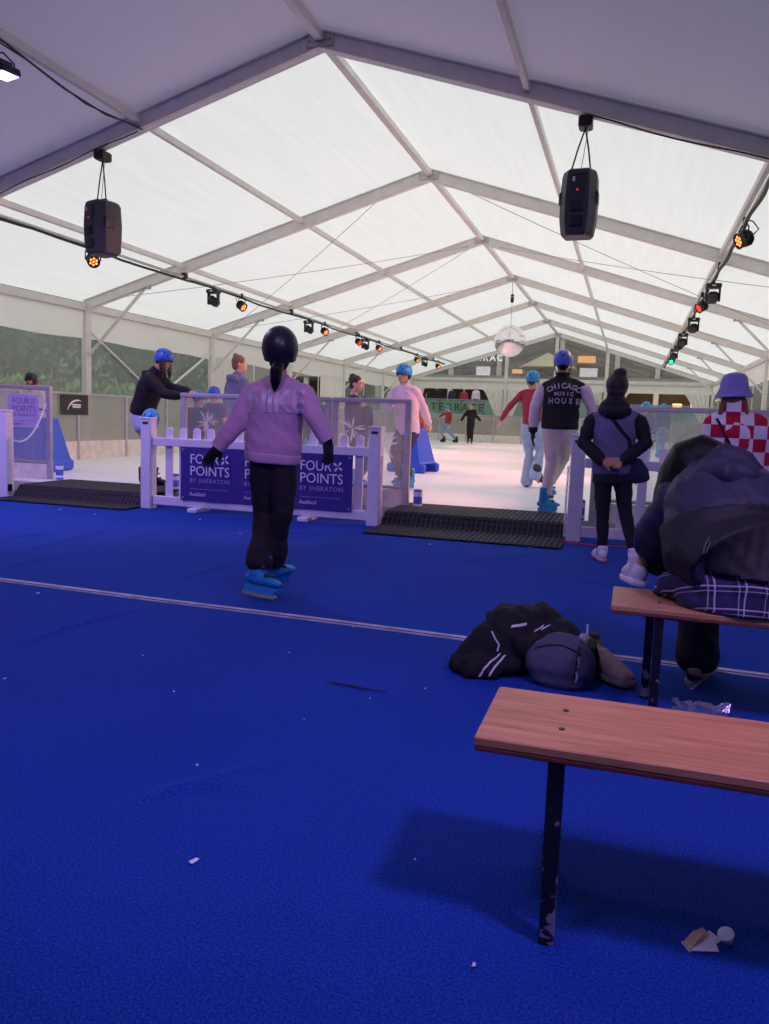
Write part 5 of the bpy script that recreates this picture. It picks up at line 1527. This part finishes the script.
# ---- skater in pink sweatshirt, seen from behind
Y0 = 4.3
A = lambda x, y, dy=0.0: at(x, y, Y0 + dy)
g = figure('person in pink sweatshirt and dark helmet skating away on blue skates', on(264, 601), 1.50, (-.36, 1), head=A(280, 353), neck=A(279, 379), pelvis=A(273, 452), width=1.0,
           J=dict(shl=A(253, 390), shr=A(303, 391), ell=A(237, 423, -.06), wrl=A(218, 447, -.1), elr=A(315, 418, -.05), wrr=A(327, 440, -.04),
                  hpl=A(264, 460), hpr=A(283, 460, .03), knl=A(263, 512, .06), knr=A(283, 512, .02), anl=A(259, 571, -.06), anr=A(272, 565, .14),
                  tol=V((.95, -.2, -.14)), tor=V((.5, .9, .0)), ful=V((.08, .26, .96)), fur=V((.12, -.2, .96)), hdl=V((-.62, 0, -.78)), hdr=V((.12, .05, -1)), acr=V((.3, 1, 0)), acl=V((.5, 1, 0))),
           vox=.008, top=dict(hem=.035, bulk=1.13, sleeve=1.14, m='pink_sweat', name='sweatshirt', band='pink_sweat', collar=.02), bottom=dict(m='trouser_black', leg=1.07, bulk=.95, cover=.03), feet='skate', feet_m='skate_blue', gloves='cloth_black', hair=None, curl=.45, fold=.006)
helmet_part(g.root, g.head + V((0, 0, .0)), g.hf, g.hu, g.s * 1.10, 'helmet_navy', vents=False, strap=False, shell=(.106, .124, .125), deep=1.3)
def pony(t, P, s):
    t.ell(P(0, -.058, -.06), (.066 * s, .05 * s, .06 * s), None)
    t.loft([(P(0.004, -.07, -.06), .03 * s, .026 * s), (P(.003, -.115, -.085), .046 * s, .034 * s), (P(-.008, -.14, -.12), .058 * s, .04 * s), (P(-.012, -.14, -.185), .05 * s, .034 * s), (P(-.014, -.135, -.235), .02 * s, .016 * s)], 16)
hair_cap(g, 'hair_black', extra=pony, k=.93)
bv = bvh_of(g.top_mb)
dirv = g.f.copy()
c0 = at(274, 412, Y0 - .3)
lt = text_mb('NIKE', .175, at(272.5, 411.5, Y0 - .25), g.e.copy(), V((0, 0, 1)), .002, 'CENTER', .88, .006, .02, 1.0)
obj('chest_lettering', print_on(lt, bv, dirv, .006), 'pink_print', g.top)
obj('back_seam', MB().tube([q for q in [bv.ray_cast(at(x, 411.8, Y0 - .5), dirv, 2)[0] for x in range(252, 300, 4)] if q], .003, 6), 'pink_sweat', g.top)

# ---- standing spectator in grey vest, hands behind back
Y0 = 6.74
A = lambda x, y, dy=0.0: at(x, y, Y0 + dy)
g = figure('woman in grey fleece vest and black leggings holding her hands behind her back', on(615, 562), 1.58, (.05, 1), head=A(617, 389, .02), neck=A(615, 409), pelvis=A(613, 474),
           J=dict(shl=A(593, 418), shr=A(638, 418), ell=A(584, 443, -.03), elr=A(646, 443, -.03), wrl=A(603, 462, -.16), wrr=A(622, 461, -.17), hdl=V((1, -.1, -.12)), hdr=V((-1, -.1, -.12)), acl=V((0, -.4, -1)), acr=V((0, -.4, -1)),
                  pml=V((0, -1, 0)), pmr=V((0, -1, 0)), anl=A(602, 549), anr=A(634, 552, -.1), knl=A(603, 513), knr=A(625, 513, -.02), tol=V((-.25, 1, 0)), tor=V((.3, 1, 0))),
           vox=.009, skin='skin_tan', width=1.0, top=dict(hem=-.0, bulk=1.1, sleeve=1.12, m='vest_grey', sm='cloth_black', name='vest', slen=.98), bottom=dict(m='cloth_black', leg=.86, bulk=1.0, name='leggings'), feet='shoe', feet_m='shoe_white')
s = g.s
obj('under_layer', remesh(MB().loft([(g.pelvis - V((0, 0, .075)), .168 * s, .122 * s, g.e), (g.pelvis - V((0, 0, .02)), .166 * s, .12 * s, g.e), (g.pelvis + V((0, 0, .03)), .155 * s, .11 * s, g.e)], 24, False), .01, 1, .004), 'cloth_black', g.root, sm=3.0)
def hood2(t):
    n = g.neck
    t.loft([(n + V((0, .0, -.05)), .12, .10, g.e), (n + V((0, -.01, .0)), .128, .115, g.e), (n + V((0, -.015, .05)), .11, .108, g.e), (n + V((0, -.01, .085)), .075, .08, g.e)], 22)
    t.loft([(n + V((-.09, -.06, -.01)), .04, .05), (n + V((-.04, -.11, -.03)), .05, .06), (n + V((.04, -.11, -.03)), .05, .06), (n + V((.09, -.06, -.01)), .04, .05)], 16)
    return t
obj('hood', remesh(hood2(MB()), .009, 2, .008, (12, 12, 14)), 'cloth_black', g.root, sm=3.0)
def bun(t, P, s):
    t.ell(P(.018, -.05, .13), (.056 * s, .05 * s, .045 * s)); t.ell(P(.045, -.04, .142), (.026 * s, .03 * s, .024 * s)); t.ell(P(0, -.045, .09), (.05 * s, .05 * s, .045 * s))
    t.limb([P(-.02, -.07, .12), P(-.05, -.07, .10)], [.012 * s, .005 * s]); t.limb([P(.04, -.05, .16), P(.07, -.06, .15)], [.014 * s, .005 * s])
hair_cap(g, 'hair_dark', extra=bun, k=1.1)
bg_ = thing('shoulder_bag', 'black cross body bag at the hip of the woman in the grey vest', 'bag', g.pelvis + g.e * .17)
bvv = bvh_of(g.top_mb)
pts = [bvv.ray_cast(at(x, y, Y0 - .6), V((0, 1, 0)), 2)[0] for x, y in ((603, 407), (611, 418), (620, 430), (629, 441), (636, 452))]
sp_ = [q + V((0, -.008, 0)) for q in pts if q] + [g.pelvis + g.e * .16 + V((0, -.06, .06))]
obj('bag_strap', MB().loft([(q, .016, .005, V((.7, 0, .5))) for q in sp_], 8, False), 'cloth_black', bg_, sm=True)
obj('pouch', remesh(MB().loft([(g.pelvis + g.e * .175 + V((-.01, -.04, .11)), .055, .035, g.e), (g.pelvis + g.e * .19 + V((0, -.04, .03)), .085, .045, g.e), (g.pelvis + g.e * .2 + V((.0, -.03, -.03)), .09, .04, g.e)], 18, True, .7), .009, 2), 'cloth_navy', bg_, sm=3.0)

# ---- varsity jacket skater
Y0 = 8.95
A = lambda x, y, dy=0.0: at(x, y, Y0 + dy)
fo = on(546, 514, ICE)
g = figure('skater in black varsity jacket with white back lettering and violet helmet', fo, 1.70, (-.09, 1), head=A(563, 363), neck=A(563, 377), pelvis=A(560, 424),
           J=dict(shl=A(543, 387), shr=A(583, 387), ell=A(535, 408, -.03), wrl=A(533, 431, .02), elr=A(593, 408), wrr=A(590, 429, .06), hpl=A(552, 430), hpr=A(568, 430), knl=A(552, 462, .05), anl=A(545, 499), tol=V((.75, .65, 0)),
                  knr=A(562, 459, .12), anr=A(549, 484, .55), tor=V((.3, 1, -.3)), fur=V((0, .35, 1)), hdl=V((0, .05, -1))),
           vox=.010, skin='skin_tan', top=dict(hem=.02, bulk=1.2, sleeve=1.12, m='cloth_black', sm='cream_sleeve', name='varsity_jacket', band='cloth_black', collar=.03), bottom=dict(m='cream_trouser', leg=1.12), feet='skate', feet_m='skate_blue', gloves='cloth_black', helmet='helmet_violet', curl=.4)
hair_cap(g, 'hair_black', k=.9)
bv = bvh_of(g.top_mb)
def arc_text(body, cx, cy, rad, size, step, m_):
    n_ = len(body)
    for i, ch in enumerate(body):
        if ch == ' ': continue
        a = (i - (n_ - 1) / 2) * step
        c = at(cx, cy, Y0 - .3)
        O = c + V((math.sin(a) * rad, 0, (math.cos(a) - 1) * rad)); X = V((math.cos(a), 0, -math.sin(a))); Z = V((math.sin(a), 0, math.cos(a)))
        obj('back_letter', print_on(text_mb(ch, size, O, X, Z, .002, 'CENTER', .9, .003, .015), bv, V((0, 1, 0)), .004), m_, g.top)
arc_text('CHICAGO', 562.5, 387.5, .29, .08, .172, 'letter_white')
arc_text('MUSIC', 562.5, 395, 2.5, .055, .0165, 'letter_white')
arc_text('HOUSE', 562.5, 403, 2.5, .082, .0275, 'letter_white')
obj('collar_trim', MB().tube([g.neck + V((math.cos(a) * .075, math.sin(a) * .07 - .005, .035)) for a in [2 * PI * k / 14 for k in range(15)]], .012, 6), 'cloth_black', g.top, sm=True)

# ---- maroon top skater farther out
Y0 = 12.4
A = lambda x, y, dy=0.0: at(x, y, Y0 + dy)
g = figure('skater in maroon top and flared pale jeans with one arm stretched out left', on(527, 488, ICE), 1.68, (.25, 1), head=A(533, 380), neck=A(532, 390), pelvis=A(532, 428),
           J=dict(ell=A(508, 409, -.05), wrl=A(501, 420, -.1), elr=A(548, 408), wrr=A(545, 424, .1), anl=A(527, 478), knl=A(529, 454, .05), knr=A(540, 452, .05), anr=A(536, 472, -.12), tor=V((.3, .5, -.8)), fur=V((.2, -.7, .7)), tol=V((-.2, 1, 0))),
           vox=.013, top=dict(hem=.0, bulk=.92, sleeve=.85, m='maroon', name='top'), bottom=dict(m='jean_pale', leg=1.0, flare=.045, name='jeans'), feet='skate', feet_m='skate_black', helmet='helmet_blue')
hair_cap(g, 'hair_dark', k=.88, vox=.012)

# ---- black hooded person leaning on the barrier
Y0 = 8.72
A = lambda x, y, dy=0.0: at(x, y, Y0 + dy)
g = figure('person in black hoodie pale shorts and blue helmet leaning on the clear barrier', on(145, 489, ICE), 1.68, (1, .12), head=A(164, 360), neck=A(155, 374), pelvis=A(142, 413), hface=V((1, -.05, -.25)),
           J=dict(elr=A(164, 394, -.16), wrr=A(181, 396, -.16), ell=A(170, 388, .1), wrl=A(190, 392, .05), hdr=V((1, 0, -.12)), hdl=V((1, -.1, -.12)), pmr=V((0, 0, -1)), pml=V((0, 0, -1)), acr=V((0, 1, 0)), acl=V((0, -1, 0)),
                  anr=A(143, 477, -.1), anl=A(153, 476, .12), knr=A(147, 444, -.08), knl=A(150, 446, .1), tor=V((.7, -.7, 0)), tol=V((1, .1, 0))),
           vox=.011, skin='skin_warm', top=dict(hem=.02, bulk=1.22, sleeve=1.2, m='cloth_black', name='hoodie', hood=.9), bottom=dict(m='shorts_pale', to=.42, name='shorts', leg=1.08), feet='skate', feet_m='skate_black', helmet='helmet_deep', eyes=True)
def longhair(t, P, s):
    for k_ in (-1, 1): t.loft([(P(k_ * .06, .02, .0), .03 * s, .05 * s), (P(k_ * .065, .05, -.07), .028 * s, .045 * s), (P(k_ * .05, .09, -.15), .022 * s, .035 * s), (P(k_ * .04, .10, -.2), .01 * s, .015 * s)], 14)
hair_cap(g, 'hair_dark', k=.9, extra=longhair, vox=.012)
# helmet hung on the fence post
hh = thing('spare_helmet', 'empty blue helmet hung on the left picket post', 'helmet', at(151, 428, 7.92))
helmet_part(hh, at(150, 421, 7.92), V((.25, -.6, -.5)), V((.1, .3, 1)), 1.0, 'helmet_blue', 'shell')

# ---- children behind the barrier
Y0 = 9.35
A = lambda x, y, dy=0.0: at(x, y, Y0 + dy)
b_ = A(197, 470); b_.z = ICE
g = figure('child in striped navy shirt and deep blue helmet seen from behind the barrier', b_, 1.22, (.15, 1), head=A(198, 398), helmet='helmet_deep', vox=.012, skin='skin_warm', neck=A(197, 408), pelvis=A(196, 445), top=dict(m='stripe_navy', name='shirt', slen=0), bottom=dict(m='cloth_black'), feet='skate', feet_m='skate_blue', J=dict())
hair_cap(g, 'hair_dark', k=.9, vox=.012)
Y0 = 9.85
b_ = A(214, 470); b_.z = ICE
g = figure('child in black patterned shirt and blue helmet facing the camera', b_, 1.30, (-.1, -1), head=at(214, 394, Y0), neck=at(214, 404, Y0), pelvis=at(215, 441, Y0), helmet='helmet_deep', vox=.012, skin='skin_light', eyes=True, top=dict(m='stripe_navy', name='shirt', slen=0), bottom=dict(m='cloth_black'), feet='skate', feet_m='skate_blue')
hair_cap(g, 'hair_black', k=.88, vox=.012)

# ---- woman in grey hoodie
Y0 = 10.45
b_ = at(238, 480, Y0); b_.z = ICE
g = figure('woman in grey hooded top with light brown hair in a bun', b_, 1.72, (.45, 1), head=at(240, 364, Y0), hface=V((.9, .45, 0)), vox=.012, neck=at(238, 378, Y0), pelvis=at(238, 424, Y0), top=dict(m='hood_grey', name='hoodie', bulk=1.12, sleeve=1.15, hood=1.0, hem=.04), bottom=dict(m='cloth_black', name='leggings', leg=.85), feet='skate', feet_m='skate_blue')
hair_cap(g, 'hair_brown', vox=.012, extra=lambda t, P, s: t.ell(P(0, -.06, .11), (.04 * s, .042 * s, .035 * s)))

# ---- pair of far helmeted skaters behind the pink sweatshirt
for (x, y, Y0, lb_, H, hm, tm_) in ((306, 391, 20.5, 'distant skater in black coat and light blue helmet beyond the pink sweatshirt', 1.72, 'helmet_blue', 'cloth_black'), (321, 398, 23.0, 'small distant skater with light blue helmet right of the black coat skater', 1.55, 'helmet_blue', 'jean_dark')):
    hd = at(x, y, Y0); b_ = V((hd.x, Y0, ICE))
    figure(lb_, b_, hd.z - ICE - .07, (.3, 1), vox=.018, top=dict(m=tm_, name='coat', hem=.1, bulk=1.1), bottom=dict(m='cloth_black'), feet='skate', helmet=hm)

# ---- woman with dark bun, profile, behind snow burst panel
Y0 = 10.2
b_ = at(357, 488, Y0); b_.z = ICE
g = figure('woman with dark bun and navy top standing behind the snow burst panel', b_, 1.55, (.8, .5), head=at(357, 384, Y0), hface=V((1, -.1, 0)), hup=V((0, 0, 1)), neck=at(353, 396, Y0), pelvis=at(353, 437, Y0), vox=.012, eyes=True, top=dict(m='cloth_navy', name='top', hem=.02), bottom=dict(m='cloth_black', name='leggings', leg=.9), feet='skate', feet_m='skate_blue')
hair_cap(g, 'hair_dark', vox=.012, extra=lambda t, P, s: (t.ell(P(0, -.07, .115), (.05 * s, .05 * s, .035 * s)), t.ell(P(0, -.09, .06), (.05 * s, .04 * s, .04 * s))))
Y0 = 15.5
hd = at(364, 400, Y0); b_ = V((hd.x, Y0, ICE))
g = figure('dark haired child far behind the snow burst panel', b_, hd.z - ICE, (.2, -1), vox=.016, eyes=True, top=dict(m='cloth_navy', name='top'), bottom=dict(m='jean_dark'), feet='skate', feet_m='skate_blue')
hair_cap(g, 'hair_black', vox=.014)

# ---- woman in pale pink shirt and blue helmet
Y0 = 10.7
A = lambda x, y, dy=0.0: at(x, y, Y0 + dy)
b_ = A(405, 488); b_.z = ICE
g = figure('woman in pale pink shirt and blue helmet facing the camera by the gate', b_, 1.70, (-.35, -1), head=A(404, 374), hface=V((-.55, -1, -.1)), neck=A(405, 386), pelvis=A(408, 430), vox=.011, eyes=True,
           J=dict(ell=A(424, 410, .1), wrl=A(429, 424, .3), elr=A(386, 408, -.1), wrr=A(392, 404, -.28)), top=dict(m='pale_shirt', name='shirt', bulk=1.08, sleeve=1.1, hem=.06), bottom=dict(m='jean_dark', name='jeans'), feet='skate', feet_m='skate_blue', helmet='helmet_blue')
hair_cap(g, 'hair_dark', k=.9, vox=.012)
Y0 = 15.0
A = lambda x, y, dy=0.0: at(x, y, Y0 + dy)
hd = A(417, 407); b_ = V((hd.x, Y0, ICE))
g = figure('small child in orange top and blue helmet holding the skating aid', b_, hd.z - ICE - .05, (.1, -1), vox=.013, eyes=True, top=dict(m='orange_top', name='top'), bottom=dict(m='jean_dark'), feet='skate', helmet='helmet_blue')
hair_cap(g, 'hair_dark', k=.9, vox=.013)

# ---- far skaters
Y0 = 33.0
A = lambda x, y, dy=0.0: at(x, y, Y0 + dy)
b_ = A(447, 437); b_.z = ICE
g = figure('far off skater in maroon shirt and blue jeans leaning forward', b_, 1.58, (-.8, -.4), vox=.02, neck=A(450, 412), pelvis=A(447, 424), head=A(447, 408), J=dict(elr=A(443, 414), wrr=A(439, 417), anl=V((A(456, 435).x, 33.1, ICE + .166)), anr=V((A(444, 435).x, 33, ICE + .166))), top=dict(m='maroon', name='shirt'), bottom=dict(m='jean_mid', name='jeans', leg=1.1), feet='skate', feet_m='skate_black', helmet='helmet_blue')
b_ = A(470, 439); b_.z = ICE
g = figure('far off skater dressed all in black facing the camera', b_, 1.58, (0, -1), vox=.02, eyes=True, J=dict(elr=A(464, 416), wrr=A(461, 421), ell=A(476, 416), wrl=A(481, 421)), top=dict(m='cloth_black', name='hoodie', bulk=1.15, sleeve=1.2), bottom=dict(m='cloth_black', leg=1.15), feet='skate', feet_m='skate_black')
hair_cap(g, 'hair_dark', vox=.02)
# ---- helmets beyond the right barrier
for (x, y, Y0, lb_, fc) in ((646, 405, 14.2, 'skater in pale jeans and light blue helmet behind the right barrier', (.3, 1)), (664, 406, 27.0, 'distant small skater with light blue helmet beyond the right barrier', (-.4, 1))):
    hd = at(x, y, Y0); b_ = V((hd.x, Y0, ICE))
    g = figure(lb_, b_, hd.z - ICE - .03, fc, vox=.014 if Y0 < 20 else .02, top=dict(m='hood_grey', name='top'), bottom=dict(m='jean_mid', name='jeans'), feet='skate', helmet='helmet_blue')

# ---- left person behind the far left panel
Y0 = 10.5
A = lambda x, y, dy=0.0: at(x, y, Y0 + dy)
b_ = A(36, 470); b_.z = ICE
g = figure('person in cream puffer jacket with red scarf under a dark helmet', b_, 1.50, (.1, -1), head=A(31, 380), neck=A(33, 391), pelvis=A(38, 440), vox=.012, eyes=True, skin='skin_warm', top=dict(m='puffer', name='puffer_jacket', bulk=1.25, sleeve=1.35, hem=.05), bottom=dict(m='jean_dark'), feet='skate', feet_m='skate_blue')
helmet_part(g.root, g.head, g.hf, g.hu, g.s, 'helmet_navy')
t = MB(); s = g.s
t.loft([(g.HP(0, .0, -.10), .075 * s, .07 * s, g.e), (g.HP(0, 0, -.06), .07 * s, .075 * s, g.e)], 18, False); t.ell(g.HP(0, -.02, .02), (.09 * s, .10 * s, .09 * s), g.hax); 
obj('red_scarf', remesh(MB().loft([(g.HP(0, -.01, -.13), .08 * s, .08 * s, g.e), (g.HP(0, -.01, -.09), .088 * s, .085 * s, g.e)], 18), .011, 1, .004, (20, 20, 20)), 'red_scarf', g.root, sm=3.0)
obj('red_hood', remesh(MB().ell(g.HP(0, -.035, -.01), (.092 * s, .095 * s, .115 * s), g.hax), .011, 1), 'red_scarf', g.root, sm=3.0)

# ---- checked jacket woman with bucket hat
Y0 = 7.0
A = lambda x, y, dy=0.0: at(x, y, Y0 + dy)
b_ = A(738, 555); b_.z = 0
g = figure('woman in red and white checked fleece with a violet bucket hat', b_, 1.60, (.1, 1), head=A(734, 394), neck=A(735, 411), pelvis=A(738, 476), vox=.010, J=dict(shl=A(714, 419), shr=A(757, 419), elr=A(768, 448, .02), wrr=A(770, 476, .06), ell=A(706, 448), wrl=A(706, 474, .1)), top=dict(m='red_check', name='checked_fleece', bulk=1.2, sleeve=1.25, hem=.02, collar=.03), bottom=dict(m='jean_pale', name='jeans'), feet='shoe', feet_m='shoe_white')
s = g.s
obj('collar', remesh(MB().loft([(g.neck + V((0, -.01, -.01)), .105 * s, .095 * s, g.e), (g.neck + V((0, -.01, .055)), .095 * s, .085 * s, g.e)], 20), .01, 2, .004), 'red_check', g.root, sm=3.0)
def long2(t, P, s):
    for k in (-1, 1): t.loft([(P(k * .06, -.02, -.03), .03 * s, .05 * s), (P(k * .085, -.03, -.10), .03 * s, .045 * s), (P(k * .10, -.05, -.16), .02 * s, .03 * s)], 12)
hair_cap(g, 'hair_brown', extra=long2)
ht = g.HP(0, -.01, .03)
obj('bucket_hat', MB().lathe([(.152 * s, -.055), (.150 * s, -.048), (.122 * s, .0), (.112 * s, .025), (.108 * s, .06), (.098 * s, .1), (.078 * s, .125), (.04 * s, .138), (.01, .14), (.01, .132), (.075 * s, .115), (.1 * s, .06), (.105 * s, .025), (.145 * s, -.055)], ht, g.hax, 26), 'hat_violet', g.root, sm=.8)
bvv = bvh_of(g.top_mb)
st_ = thing('strap_bag', 'thin dark cross body strap over the red and white checked fleece', 'bag', g.pelvis + V((.16, -.1, 0)))
q_ = [bvv.ray_cast(at(x, y, Y0 - .6), V((0, 1, 0)), 2)[0] for x, y in ((724, 418), (729, 428), (734, 439), (739, 449), (744, 461), (750, 474))]
q_ = [q + V((0, -.006, 0)) for q in q_ if q]
obj('bag_strap', MB().loft([(q, .010, .004, V((.7, 0, .5))) for q in q_], 8, False), 'cloth_black', st_)
obj('pouch', remesh(MB().loft([(q_[-1] + V((.03, -.03, .02)), .05, .03, g.e), (q_[-1] + V((.035, -.035, -.06)), .075, .04, g.e), (q_[-1] + V((.035, -.03, -.12)), .07, .035, g.e)], 18, True, .7), .009, 2), 'cloth_black', st_, sm=3.0)

# ---- seated person on the far bench, bending forward over a raised foot
Y0 = 3.3
A = lambda x, y, dy=0.0: at(x, y, Y0 + dy)
base = V((.42, 3.28, 0.45))
g = figure('person with black bobbed hair in dark shell jacket sitting bent forward on the bench', base, 1.64, (-.18, 1), pelvis=V((.45, 3.24, .555)), neck=A(706, 478, .24), head=A(692, 474, .36), hface=V((-.45, .75, -.75)), hup=V((-.25, .65, .65)),
           J=dict(shl=A(677, 503, .15), shr=A(762, 500, .18), ell=A(653, 537, .24), wrl=A(648, 551, .40), elr=A(778, 552, .30), wrr=A(672, 560, .55), hdl=V((-.5, .45, -.5)), hdr=V((-.9, .2, -.1)), acl=V((-.2, .5, .8)), acr=V((0, .5, .8)), cul=.9, cur=.9,
                  hpl=V((.36, 3.28, .53)), hpr=V((.54, 3.28, .53)), knl=V((.33, 3.70, .50)), anl=V((.345, 3.62, .105)), knr=V((.56, 3.72, .57)), anr=at(642, 557, 3.68), tol=V((.12, -.1, 0)) + V((.3, 1, -.05)), tor=V((-.15, 1, -.1))),
           vox=.009, skin='skin_light', top=None, bottom=None, feet=None)
s = g.s; J = g.J
# trousers, wide leg
t = MB()
t.loft([(V((.45, 3.22, .505)), .17, .10, V((1, 0, 0))), (V((.45, 3.24, .60)), .16, .11, V((1, 0, 0)))], 22)
t.loft([(J['hpl'], .10, .095), (J['hpl'].lerp(J['knl'], .5), .09, .09), (J['knl'] + V((0, .01, 0)), .082, .082), (V((.338, 3.70, .34)), .083, .083), (V((.345, 3.66, .19)), .088, .088), (V((.346, 3.65, .12)), .094, .094)], 20, True)
t.loft([(J['hpr'], .10, .095), (J['hpr'].lerp(J['knr'], .5), .09, .09), (J['knr'], .085, .085), (J['knr'].lerp(J['anr'], .5), .08, .08), (J['anr'] + V((.055, 0, -.01)), .072, .072)], 20, True)
obj('wide_trousers', remesh(t, .010, 3, .008, (8, 8, 9), 2.0), 'shell_black', g.root, sm=3.0)
# shoes
shoe_parts(g.root, at(637, 587, 3.63), V((-.12, 1, -.12)), V((.12, .1, 1)), 1.08, 'shoe_white', 'shoe_white', 'sneaker_dark')
sk, _L = shoe_parts(g.root, V((.33, 3.62, .004)), V((.35, 1, 0)) * -1 if False else V((.30, .9, 0)), V((0, 0, 1)), .9, 'sneaker_dark', 'clear_plastic', 'sneaker_dark')
# jacket: navy shell yoke over black lower part
tj = MB()
H0 = V((1, 0, 0))
tj.loft([(V((.455, 3.16, .645)), .235, .14, H0), (A(733, 548, -.06), .245, .15, H0), (A(728, 520, .0), .24, .155, H0), (A(722, 497, .08), .225, .15, (J['shr'] - J['shl'])), (A(714, 480, .16), .17, .12, (J['shr'] - J['shl'])), (A(706, 472, .22), .09, .085, H0)], 28, False)
for q, sg in (('l', -1), ('r', 1)):
    sh, el, wr = J['sh' + q], J['el' + q], J['wr' + q]
    tj.loft([(sh - V((sg * .06, 0, 0)), .10, .10), (sh, .10, .10), (sh.lerp(el, .55), .088, .088), (el, .082, .082), (el.lerp(wr, .55), .07, .07), (el.lerp(wr, .85), .052, .052)], 20)
jm = remesh(tj, .009, 3, .011, (6, 6, 13), 4.0)
g.top = obj('shell_jacket', jm, 'shell_navy', g.root, sm=3.0)
# black lower panel
tl_ = MB().loft([(V((.457, 3.155, .635)), .232, .143, H0), (V((.457, 3.15, .65)), .246, .152, H0), (A(733, 548, -.06), .266, .172, H0), (A(729, 524, -.005), .258, .174, H0)], 28, False)
lpm = remesh(tl_, .009, 2, .006, (6, 6, 12), 1.0); bvl = bvh_of(lpm)
obj('lower_panel', lpm, 'shell_black', g.top, sm=3.0)
# hood lying on the back
hd_ = MB()
hd_.loft([(A(688, 476, .12), .03, .035), (A(705, 474, .05), .05, .06), (A(727, 474, .0), .065, .075), (A(747, 477, .02), .06, .06), (A(757, 486, .06), .03, .035)], 18)
hd_.loft([(A(700, 466, .15), .03, .03), (A(724, 456, .10), .055, .045), (A(746, 462, .08), .045, .045), (A(758, 474, .09), .03, .03)], 18)
hd_.ell(A(726, 470, .09), (.12, .07, .07))
obj('hood', remesh(hd_, .008, 3, .006, (9, 9, 14), 7.0), 'shell_navy', g.top, sm=3.0)
dc = [bvl.ray_cast(at(x, y, 2.4), (at(x, y, 4) - at(x, y, 2.4)).normalized(), 2)[0] for x, y in ((709, 537), (705, 545), (703, 554), (706, 553), (710, 541))]
dc = [q + V((0, -.006, 0)) for q in dc if q]
if len(dc) > 2: obj('drawcord', MB().tube(dc, .0035, 6), 'grey_plastic', g.top)
# bob haircut falling forward
hm = MB()
hm.loft([(A(722, 455, .16), .05, .05), (A(709, 456, .20), .095, .085), (A(695, 464, .23), .122, .11), (A(682, 480, .23), .105, .10), (A(668, 501, .21), .068, .075), (A(657, 517, .20), .03, .04)], 22)
obj('bobbed_hair', remesh(hm, .008, 5, .0015, (40, 40, 9), 1.0), 'hair_black', g.root, sm=3.0)
# flannel shirt tied round the waist, lying over the bench
tp = MB()
tp.loft([(A(668, 592, -.02), .05, .03), (A(690, 585, -.06), .09, .06), (A(715, 580, -.09), .11, .09), (A(745, 583, -.10), .12, .10), (A(790, 590, -.06), .14, .11), (A(835, 596, 0), .08, .07)], 24)
tp.loft([(V((.44, 3.20, .475)), .25, .17, H0), (V((.45, 3.19, .56)), .23, .16, H0), (V((.46, 3.20, .59)), .20, .13, H0)], 26, True)
tp.limb([A(672, 595, .0), A(662, 592, .04), A(656, 596, .08)], [.04, .035, .02])
tp.ell(A(688, 572, -.10), (.075, .08, .085)); tp.ell(A(672, 585, -.06), (.06, .06, .05))
pm_ = remesh(tp, .009, 3, .012, (7, 7, 8), 9.0)
for q in pm_.v:
    if q.z < .456: q.z = .456 + (q.z - .456) * .02
obj('plaid_shirt', pm_, 'plaid', g.root, sm=3.0)
fl2 = MB().grid(lambda u, v: (.235 + .13 * u + .01 * math.sin(v * 5), 3.44 + .012 * math.sin(u * 9) + .01 * v, .46 - .15 * v * (1 - abs(u - .55) * .9)), 12, 10)
fl2.grid(lambda u, v: (.235 + .13 * u + .01 * math.sin(v * 5), 3.448 + .012 * math.sin(u * 9) + .01 * v, .46 - .15 * v * (1 - abs(u - .55) * .9)), 12, 10)
obj('shirt_sleeve', fl2, 'plaid', g.root, sm=True)

# ---- drinkers on the terrace, far behind the glass
for i, (x, Y0, tm_, H) in enumerate(((437, 47.0, 'cloth_black', 1.7), (452, 47.4, 'cloth_navy', 1.65), (464, 47.2, 'maroon', 1.6), (476, 47.3, 'pale_shirt', 1.7), (487, 47.0, 'cloth_black', 1.7))):
    p = at(x, 395, Y0); b_ = V((p.x, Y0, 1.40))
    figure(['person in black behind the green glass balustrade, leftmost', 'person in navy behind the green glass balustrade', 'person in dark red behind the green glass balustrade', 'person in pale top behind the green glass balustrade', 'person in black behind the green glass balustrade, rightmost'][i], b_, H, (0, -1), vox=.03, top=dict(m=tm_, name='top', vox=.03), bottom=dict(m='cloth_black', vox=.03), feet=None)
